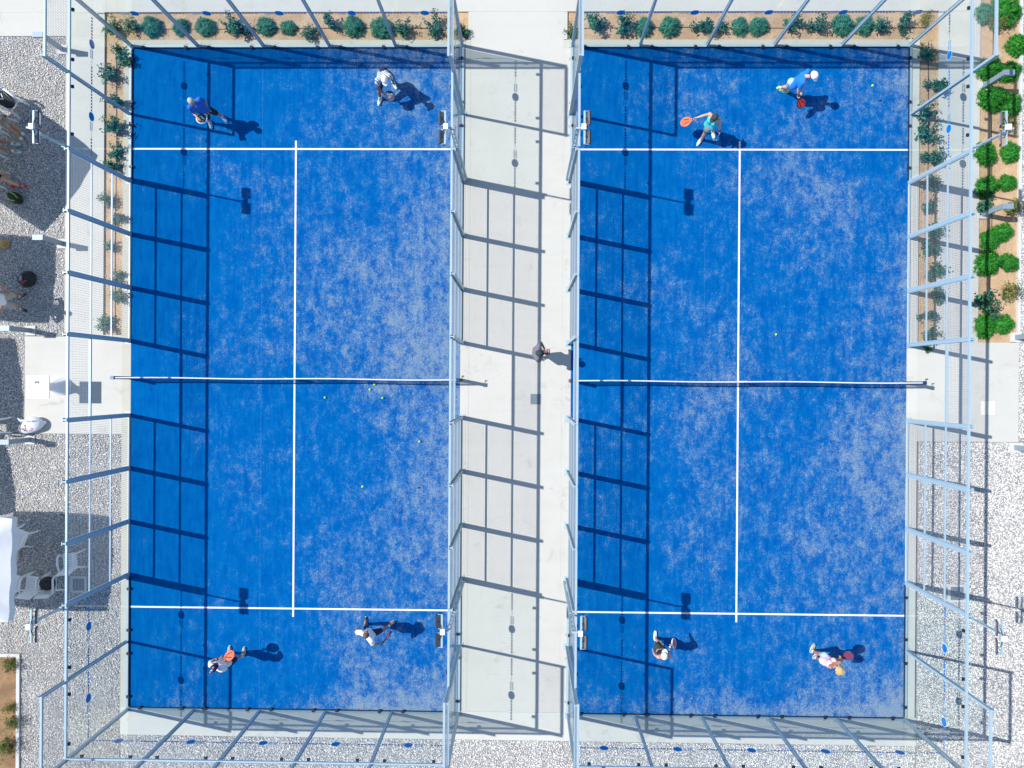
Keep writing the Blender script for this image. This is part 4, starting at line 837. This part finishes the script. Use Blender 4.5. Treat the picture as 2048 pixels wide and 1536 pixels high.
def basis(f, up):
    f = Vector(f).normalized(); up = Vector(up); up = (up - f * up.dot(f)).normalized(); r = f.cross(up); return Matrix((r, f, up)).transposed()   # columns right, forward, up
def hand(w, e, fwd_hint, grip, side):
    """palm, four unequal two-bone fingers and a thumb; a gripping hand curls its fingers round a handle"""
    d = (w - e).normalized(); h = Vector(fwd_hint); n = (h - d * h.dot(d)); n = n.normalized() if n.length > 1e-3 else Vector((0, 0, 1)); s = d.cross(n)
    mb = MB(); c0 = w + d * .015; c1 = w + d * .075
    for k in (-1.2, -.4, .4, 1.2): mb.capsule(c0 + s * k * .012, c1 + s * k * .020, .016, .012, 8, 3)
    for k, ln in ((-1.4, .060), (-.47, .072), (.47, .076), (1.4, .066)):
        b0 = c1 + s * k * .0195; a = 1.25 if grip else .35
        d1 = (d * math.cos(a * .7) + n * math.sin(a * .7)); b1 = b0 + d1 * ln * .55; d2 = (d * math.cos(a * 1.8) + n * math.sin(a * 1.8)); b2 = b1 + d2 * ln * .5
        mb.capsule(b0, b1, .0098, .0088, 8, 3); mb.capsule(b1, b2, .0088, .0072, 8, 3)
    t0 = w + d * .03 + s * side * .026; t1 = t0 + (d * .6 + s * side * .6 + n * .45).normalized() * .038; t2 = t1 + (d * .85 + n * (.9 if grip else .2)).normalized() * .03
    mb.capsule(t0, t1, .0125, .0105, 8, 3); mb.capsule(t1, t2, .0105, .008, 8, 3)
    return mb

def person(key, label, skin, female=False, shirt=("tee", "white"), shorts=("navy", .72), shoes="white", socks=True, hair="brown", cap=None, cap_turn=0.0, look_down=.35, facing=None, grips=(), bare_mid=False, long_hair=False, wrist=None, hem=0.0, hs=1.0):
    J = {k: Vector(v) + Vector((0, 0, .012 if abs(v[0]) > 1.7 and abs(v[0]) < 11.7 else 0.0)) for k, v in POSE[key].items()}
    base = (J['La'] + J['Ra']) / 2; root = thing("person", (base.x, base.y, .012 if abs(base.x) > 1.7 and abs(base.x) < 11.7 else 0.0), label, "person")
    right = (J['Rs'] - J['Ls']); right.z = 0; right.normalize(); fwd = Vector((0, 0, 1)).cross(right)
    t = (J['nek'] - J['pel']).normalized(); fb = (fwd - t * fwd.dot(t)).normalized()
    hf = Vector((*facing, 0)).normalized() if facing else fwd
    ht = (J['hed'] - J['nek']).normalized(); hfw = (hf - Vector((0, 0, look_down))).normalized()
    H = basis(hfw, (Vector((0, 0, 1)) * .6 + ht * .4)); hr, hforw, hu = H.col[0], H.col[1], H.col[2]; hc = J['hed']
    sk = .92 if female else 1.0; B = MB()
    # head, jaw, nose, ears, neck
    B.ell(hc + hu * .02, (.076, .094, .108), H, 18, 12); B.ell(hc - hu * .055 + hforw * .028, (.055, .062, .058), H, 14, 10)
    B.capsule(hc + hforw * .082 + hu * .012, hc + hforw * .108 - hu * .018, .010, .014)
    for s in (-1, 1): B.ell(hc + hr * s * .078 + hu * .005 - hforw * .005, (.012, .020, .030), H, 8, 6)
    B.capsule(J['nek'] - t * .02, hc - hu * .04, .056 * sk, .050 * sk)
    ch = J['nek'] - t * .13; wa = J['pel'] + t * .16
    tr = (J['Rs'] - J['Ls']).normalized()
    def torso(mb, g, lo=0.0):
        for k in (-1, 0, 1):
            mb.capsule(ch + tr * k * .085 * sk + fb * (.012 if k == 0 else 0), wa + tr * k * .065 * sk, .098 * sk + g, .088 * sk + g)
            mb.capsule(wa + tr * k * .065 * sk, J['pel'] + t * lo + tr * k * .07, .088 * sk + g, .100 * sk + g)
        for q in ('Ls', 'Rs'): mb.capsule(J['nek'] - t * .045, J[q], .062 * sk + g * .6, .060 * sk + g); mb.capsule(ch, J[q], .085 * sk + g, .058 * sk + g)
        if female: 
            for k in (-1, 1): mb.ell(ch + tr * k * .07 + fb * .075 - t * .02, (.06 + g, .06 + g, .06 + g))
    torso(B, 0)
    for s in 'LR':
        B.capsule(J[s + 's'], J[s + 'e'], .052 * sk, .039 * sk); B.capsule(J[s + 'e'], J[s + 'e'].lerp(J[s + 'w'], .35), .039 * sk, .041 * sk); B.capsule(J[s + 'e'].lerp(J[s + 'w'], .35), J[s + 'w'], .041 * sk, .026 * sk)
        hp, kn, an, to = (J[s + q] for q in 'hkat')
        B.capsule(J['pel'], hp, .10, .098); B.capsule(hp, hp.lerp(kn, .4), .096, .082 * sk); B.capsule(hp.lerp(kn, .4), kn, .082 * sk, .055 * sk)
        sh = kn - an; back = (fwd - sh.normalized() * fwd.dot(sh.normalized())); cf = kn.lerp(an, .3) - back.normalized() * .012
        B.capsule(kn, cf, .054 * sk, .056 * sk); B.capsule(cf, an, .056 * sk, .036)
        B.capsule(an, to, .036, .028)
    body = remeshed(B, .014, 5); hands = []
    for s, sd in (('L', 1), ('R', -1)):
        hands.append(remeshed(hand(J[s + 'w'], J[s + 'e'], fwd - Vector((0, 0, .3)) if s in grips else -tr * (-sd), s in grips, sd), .0055, 2))
    me = join_meshes("body", [body] + hands, SKIN[skin]); 
    off = ORIGIN[root.name]
    def local(me): me.transform(Matrix.Translation(-off)); return me
    bo = part("body", local(me), None, root)
    def wear(name, mb, m, vox=.013, sm=4, parent=root):
        x = remeshed(mb, vox, sm, name); x.materials.append(m); x.polygons.foreach_set("use_smooth", [True] * len(x.polygons)); return part(name, local(x), None, parent)
    # face
    ey = MB()
    for s in (-1, 1): ey.ell(hc + hforw * .086 + hr * s * .031 + hu * .022, (.012, .006, .007), H, 8, 6)
    part("eyes", ey, M["rubber"], root); part("mouth", MB().ell(hc + hforw * .088 - hu * .052, (.022, .006, .006), H, 8, 6), M["pink"], root)
    # clothes
    kind, colr = shirt; S = MB(); g = .018
    if kind == "crop":
        for k in (-1, 0, 1): S.capsule(ch + tr * k * .085 * sk, ch - t * .13 + tr * k * .068 * sk, .098 * sk + .014, .088 * sk + .012)
        for k in (-1, 1): S.ell(ch + tr * k * .07 + fb * .078 - t * .02, (.072,) * 3); S.tube([ch + tr * k * .08 + fb * .09, J['nek'] + tr * k * .075 + t * .025, ch + tr * k * .05 - fb * .09], .02, 8)
    elif kind == "tank":
        for k in (-1, 0, 1): S.capsule(ch - t * .02 + tr * k * .075 * sk, wa + tr * k * .065 * sk, .098 * sk + g, .09 * sk + g); S.capsule(wa + tr * k * .065 * sk, J['pel'] + t * .03 + tr * k * .07, .09 * sk + g, .100 * sk + g + .008)
        for k in (-1, 1): S.ell(ch + tr * k * .07 + fb * .078 - t * .02, (.078,) * 3); S.tube([ch + tr * k * .08 + fb * .09, J['nek'] + tr * k * .085 + t * .02, ch + tr * k * .06 - fb * .10], .022, 8)
    else:
        torso(S, g, .02 - hem)
        for s in 'LR': S.capsule(J[s + 's'], J[s + 's'].lerp(J[s + 'e'], .62), .062 * sk + g, .058 * sk + g)
    so = wear("shirt", S, CL[colr])
    if shorts:
        colr2, ln = shorts; T = MB()
        for k in (-1, 0, 1): T.capsule(J['pel'] + t * .07 + tr * k * .06, J['pel'] + tr * k * .065, .100 * sk + .008, .108 * sk + .006)
        for s in 'LR':
            hp, kn = J[s + 'h'], J[s + 'k']; T.capsule(J['pel'], hp, .106, .112); T.capsule(hp, hp.lerp(kn, ln), .112, .088 * sk if ln < .6 else .084)
        wear("shorts", T, CL[colr2])
    for s in 'LR':
        an, to, kn = J[s + 'a'], J[s + 't'], J[s + 'k']; fd = (to - an); fd.z = 0; fd.normalize(); gz = off.z
        q = MB(); heel = Vector((an.x, an.y, gz + .050)) - fd * .045; mid = Vector((an.x, an.y, gz + .052)) + fd * .06; toe = Vector((an.x, an.y, gz + .040)) + fd * .175
        if an.z - gz > .2: heel, mid, toe = an - fd * .045 - Vector((0, 0, .04)), an + fd * .06 - Vector((0, 0, .04)), an + fd * .17 - Vector((0, 0, .05))
        sd = Vector((0, 0, 1)).cross(fd)
        for k in (-1, 1): q.capsule(heel + sd * k * .008, mid + sd * k * .016, .040, .036, 10, 3); q.capsule(mid + sd * k * .016, toe + sd * k * .012, .036, .032, 10, 3)
        q.capsule(heel + Vector((0, 0, .03)), an + Vector((0, 0, .005)), .042, .044)
        so_ = wear("shoe", q, SHOE[shoes], .010, 3)
        sl = MB(); R = Matrix((sd, fd, Vector((0, 0, 1)))).transposed(); sl.ell(Vector((heel.x, heel.y, heel.z - .036)) + fd * .105, (.052, .158, .018), R, 18, 6); part("sole", sl, SHOE["white"] if shoes != "white" else SHOE["grey"], so_)
        if socks: 
            k_ = MB().capsule(an - (kn - an).normalized() * .01, an.lerp(kn, .22), .042, .045); wear("sock", k_, CL["white"], .012, 3)
    if wrist:
        w0 = J[wrist + 'w'].lerp(J[wrist + 'e'], .10); w1 = J[wrist + 'w'].lerp(J[wrist + 'e'], .26); part("wristband", MB().tube([w0, w1], [.034, .040], 10), M["rubber"] if not cap or cap[0] != "x" else M["red"], root)
    # hair and hat
    hb = HAIR[hair]; X = MB()
    X.ell(hc + hu * .038 - hforw * .018, (.088 * hs, .100 * hs, .098 * hs), H, 18, 12)
    if long_hair:
        X.ell(hc - hforw * .06 - hu * .03, (.098 * hs, .075 * hs, .12), H, 16, 10); X.ell(hc - hforw * .06 - hu * .12, (.095 * hs, .06, .08), H, 14, 8)
        for k in range(9): a = k * .7; X.ell(hc + hu * (.05 + .03 * math.sin(k * 1.3)) + hr * .085 * hs * math.cos(a) - hforw * (.02 + .085 * hs * math.sin(a)), (.036, .036, .034), H, 8, 6)
    if female and cap and not long_hair: X.capsule(hc - hforw * .095 - hu * .01, hc - hforw * .13 - hu * .13, .036, .014)
    hobj = wear("hair", X, hb, .013, 2)
    if cap:
        cm, bm = cap; C = MB(); hcap = Matrix.Rotation(cap_turn, 3, hu) if cap_turn else Matrix.Identity(3); cf = hcap @ hforw; cr = hcap @ hr
        Hc = Matrix((cr, cf, hu)).transposed()
        C.ell(hc + hu * .045 - hforw * .008, (.098 * hs, .112 * hs, .105 * hs), Hc, 20, 8, 1.0, -.05)
        co = part("cap", C, CL[cm], root, smooth=True)
        br = MB(); N = 12; vs = []
        for zz in (0, .008):
            for i in range(N + 1):
                a = math.pi * i / N; u = math.cos(a) * .088; vs.append(hc + hu * (.045 + zz - .012 * math.sin(a)) + cr * u + cf * (.075 + .105 * math.sin(a) * (1 - .25 * abs(math.cos(a)))))
        M1 = N + 1; f = [tuple(range(M1))[::-1], tuple(range(M1, 2 * M1))] + [(i, (i + 1) % M1, M1 + (i + 1) % M1, M1 + i) for i in range(M1)]
        br.add(vs, f); part("brim", br, CL[bm], co); part("button", MB().ell(hc + hu * .150 - hforw * .008, (.010,) * 3, None, 8, 6), CL[bm], co)
    return root, J

def racket(key, hand_key, head, n_hint, face, rim, label, emblem=None):
    J = POSE[key]; h = Vector(J[hand_key]); e = Vector(J[hand_key[0] + 'e']); h = h + (h - e).normalized() * .07 + Vector((0, 0, .012)); d = (Vector(head) - h).normalized()
    n = Vector(n_hint); n = (n - d * n.dot(d)).normalized(); x = d.cross(n); R = Matrix((x, d, n)).transposed(); o = h
    r = thing("padel_racket", tuple(o), label, "racket", "padel rackets")
    def P(a, b, c): return o + R @ Vector((a, b, c))
    part("grip", MB().tube([P(0, -.075, 0), P(0, .075, 0)], [.018, .016], 10), M["rubber"], r, smooth=True)
    part("butt_cap", MB().tube([P(0, -.09, 0), P(0, -.075, 0)], [.021, .021], 10), M[rim], r)
    out = []; N = 32
    for i in range(N):
        a = 2 * math.pi * i / N; rx = .127; ry = .148 if math.sin(a) > 0 else .152 ; w = rx * math.cos(a) * (1 - .16 * max(0, -math.sin(a)) ** 2); out.append((w, .262 + ry * math.sin(a)))
    fr = MB(); fr.tube([P(a, b, 0) for a, b in out], .018, 8, close=True); part("frame", fr, M[rim], r, smooth=True)
    th = MB()
    for s in (-1, 1): th.bar(P(s * .010, .07, 0), P(s * .062, .142, 0), .022, .028)
    part("throat", th, M[rim], r)
    fc = MB(); vs = [P(a * .93, .262 + (b - .262) * .93, z) for z in (-.017, .017) for a, b in out]
    fc.add(vs, [tuple(range(N))[::-1], tuple(range(N, 2 * N))] + [(i, (i + 1) % N, N + (i + 1) % N, N + i) for i in range(N)]); fo = part("face", fc, M[face], r)
    ho = MB()
    for i in range(-3, 4):
        for j in range(-3, 4):
            if i * i + j * j < 10 and not (emblem and abs(i) < 3 and abs(j) < 3):
                c = P(i * .026, .285 + j * .026, 0); ho.tube([c - R.col[2] * .0178, c + R.col[2] * .0178], .0055, 6)
    part("holes", ho, M["rubber"], fo, kind="stuff")
    if emblem == "w":
        em = MB(); z = .0195
        pts = [(-.065, .045), (-.065, -.03), (-.035, -.052), (0, -.03), (.035, -.052), (.065, -.03), (.065, .045)]; pts2 = [(0, -.03), (0, .045)]
        for L in (pts, pts2):
            for a, b in zip(L, L[1:]): em.bar(P(a[0], .275 + a[1], z), P(b[0], .275 + b[1], z), .016, .004, R.col[2])
        part("emblem", em, M["teal_l"], fo)
    elif emblem == "split":
        em = MB()
        for s in (-1, 1): em.bar(P(s * .03, .16, .0185), P(s * .075, .34, .0185), .03, .003, R.col[2])
        part("print", em, M["rubber"], fo)
    elif emblem == "print":
        em = MB(); rr = random.Random(3)
        for i in range(14): a = rr.uniform(0, 6.28); q = rr.uniform(0, .085); em.ell(P(q * math.cos(a), .28 + q * math.sin(a), .0178), (.016, .016, .002), R, 8, 4)
        part("print", em, M["plum"], fo); em = MB()
        for i in range(9): a = rr.uniform(0, 6.28); q = rr.uniform(.02, .09); em.ell(P(q * math.cos(a), .27 + q * math.sin(a), .0186), (.012, .012, .002), R, 8, 4)
        part("print", em, M["teal_l"], fo)
    return r

person("blue_man", "grey-haired man in blue shirt looking down at his racket, upper left of the left court", "tan", shirt=("tee", "blue"), shorts=("black", .85), shoes="blue", hair="grey", grips=('L', 'R'), look_down=.7, wrist='L')
person("bending_man", "man in white cap and striped shirt bending forward, top of the left court", "brown", shirt=("tee", "striped"), hem=.17, shorts=("navy", .8), shoes="mint", hair="dark", cap=("white", "white"), grips=('R',), look_down=.5, facing=(.15, -1))
person("teal_woman", "woman in teal vest and dark cap swinging an orange racket on the right court", "fair", True, shirt=("tank", "teal"), shorts=("greygreen", .42), shoes="mint", socks=False, hair="dark", cap=("dark", "dark"), grips=('R',), look_down=.4, wrist='L')
person("cap_man", "man in bright blue shirt and white cap stretching at the top of the right court", "fair", shirt=("tee", "azure"), shorts=("paleblue", .75), shoes="lime", hair="brown", cap=("white", "white"), hs=1.14, grips=('R', 'L'), look_down=.5, facing=(.7, -.7), wrist='R')
person("white_man", "man in white shirt and navy shorts with a red racket, lower left court", "mid", shirt=("tee", "white"), shorts=("navy", .72), shoes="dark", hair="brown", grips=('R',), look_down=.25, facing=(.1, 1))
person("orange_man", "man in white shirt and patterned cap holding an orange racket in both hands", "tan", shirt=("tee", "white"), shorts=("navy", .85), shoes="grey", hair="dark", cap=("navy", "navy"), grips=('L', 'R'), look_down=.4, facing=(.6, .8), wrist='L')
person("black_woman", "woman in white cap, black cropped top and shorts, lower left of the right court", "fair", True, shirt=("crop", "black"), shorts=("olive", .45), shoes="white", socks=False, hair="dark", cap=("white", "white"), grips=('R',), look_down=.4, facing=(.25, 1))
person("blonde_woman", "blonde woman in pale pink vest at the bottom of the right court", "mid", True, shirt=("tank", "pink"), shorts=("paleblue", .42), shoes="grey", hair="blonde", long_hair=True, hs=1.2, grips=('R', 'L'), look_down=.5)
_, PJ = person("pilot", "person in dark grey shirt and cap holding a remote controller in the middle path", "tan", shirt=("tee", "grey"), shorts=("greygreen", .85), shoes="grey", hair="dark", cap=("dark", "dark"), grips=('L', 'R'), look_down=.7)
person("standing_man", "standing man in white shirt and beige shorts, hands on hips, at the left edge", "tan", shirt=("tee", "white"), shorts=("beige", .9), shoes="dark", hair="dark", look_down=.2)
person("seated_man", "seated spectator in beige shorts with bare legs at the upper left edge", "tan", shirt=("tee", "white"), shorts=("beige", .75), shoes="grey", hair="brown", look_down=.2, wrist='L')
person("seated_woman", "seated spectator in white shoes at the left edge below the one in beige shorts", "mid", True, shirt=("tank", "white"), shorts=("navy", .4), shoes="mint", hair="brown", look_down=.2, long_hair=True)
person("red_shoe_woman", "seated spectator with red shoes and dark shorts at the left edge", "fair", True, shirt=("tank", "black"), shorts=("black", .6), shoes="red", socks=False, hair="dark", look_down=.2, long_hair=True)

racket("blue_man", 'Lw', RACKET["blue_man"][1], (.15, -.35, 1), "navy", "white", "dark padel racket with a pale W mark held by the man in blue", "w")
racket("bending_man", 'Rw', RACKET["bending_man"][1], (.2, -.5, .8), "navy", "navy", "dark-rimmed racket with pink and pale print held by the bending man", "print")
racket("teal_woman", 'Rw', RACKET["teal_woman"][1], (-.2, .2, 1), "orange", "coral", "orange padel racket in the teal-vested woman's hand", "split")
racket("cap_man", 'Rw', RACKET["cap_man"][1], (-.1, -.3, 1), "red", "rubber", "red padel racket with black rim held by the man in bright blue", "split")
racket("white_man", 'Rw', RACKET["white_man"][1], (-.5, .75, .15), "red", "navy", "red padel racket seen edge-on beside the man in white shirt")
racket("orange_man", 'Lw', RACKET["orange_man"][1], (.1, .5, .8), "orange", "coral", "bright orange padel racket held in front of the man in patterned cap", "split")
racket("black_woman", 'Rw', RACKET["black_woman"][1], (.9, .2, .35), "coral", "white", "coral red padel racket with white rim beside the woman in black")
racket("blonde_woman", 'Rw', RACKET["blonde_woman"][1], (.2, .3, .9), "plum", "navy", "dark plum padel racket held low in front of the blonde woman")
# remote in the pilot's hands
c = (PJ['Lw'] + PJ['Rw']) / 2 + (Vector((PJ['Lw'].x - PJ['Le'].x, 0, 0)) * 0) + Vector((.09, 0, .02)); r = thing("remote_controller", tuple(c), "dark remote controller with pinkish screen held by the person in dark grey", "remote control")
part("housing", MB().obox(c, (.09, .16, .04), Matrix.Rotation(-.25, 3, 'Y')), M["rubber"], r)
part("screen", MB().obox(c + Vector((.075, 0, .035)), (.012, .12, .06), Matrix.Rotation(-.5, 3, 'Y')), M["pink"], r)
for s in (-1, 1):
    part("stick", MB().tube([c + Vector((-.01, s * .055, .02)), c + Vector((-.012, s * .055, .045))], .007, 6), M["white"], r)
    part("antenna", MB().tube([c + Vector((.05, s * .07, .02)), c + Vector((.10, s * .09, .09))], .006, 6), M["rubber"], r)
# long cord of sunglasses strap left out; patterned cap of the man with the orange racket
cap_o = [o for o in bpy.data.objects if o.name.startswith("cap") and o.parent and "patterned" in o.parent.get("label", "")]
for o in cap_o:
    J = {k: Vector(v) for k, v in POSE["orange_man"].items()}; hc = J['hed']; off = ORIGIN[o.parent.name]
    m = MB(); m.ell(hc + Vector((.03, .05, .125)), (.05, .035, .028), rotz(.9), 12, 6); m.ell(hc + Vector((-.045, -.06, .115)), (.022, .05, .02), rotz(-.8), 12, 6); part("red_patch", m, M["pink"], o, smooth=True)
    m = MB(); m.ell(hc + Vector((.0, -.005, .155)), (.04, .025, .012), rotz(.6), 12, 6); part("pale_patch", m, M["teal_l"], o, smooth=True)
bpy.context.view_layer.update()
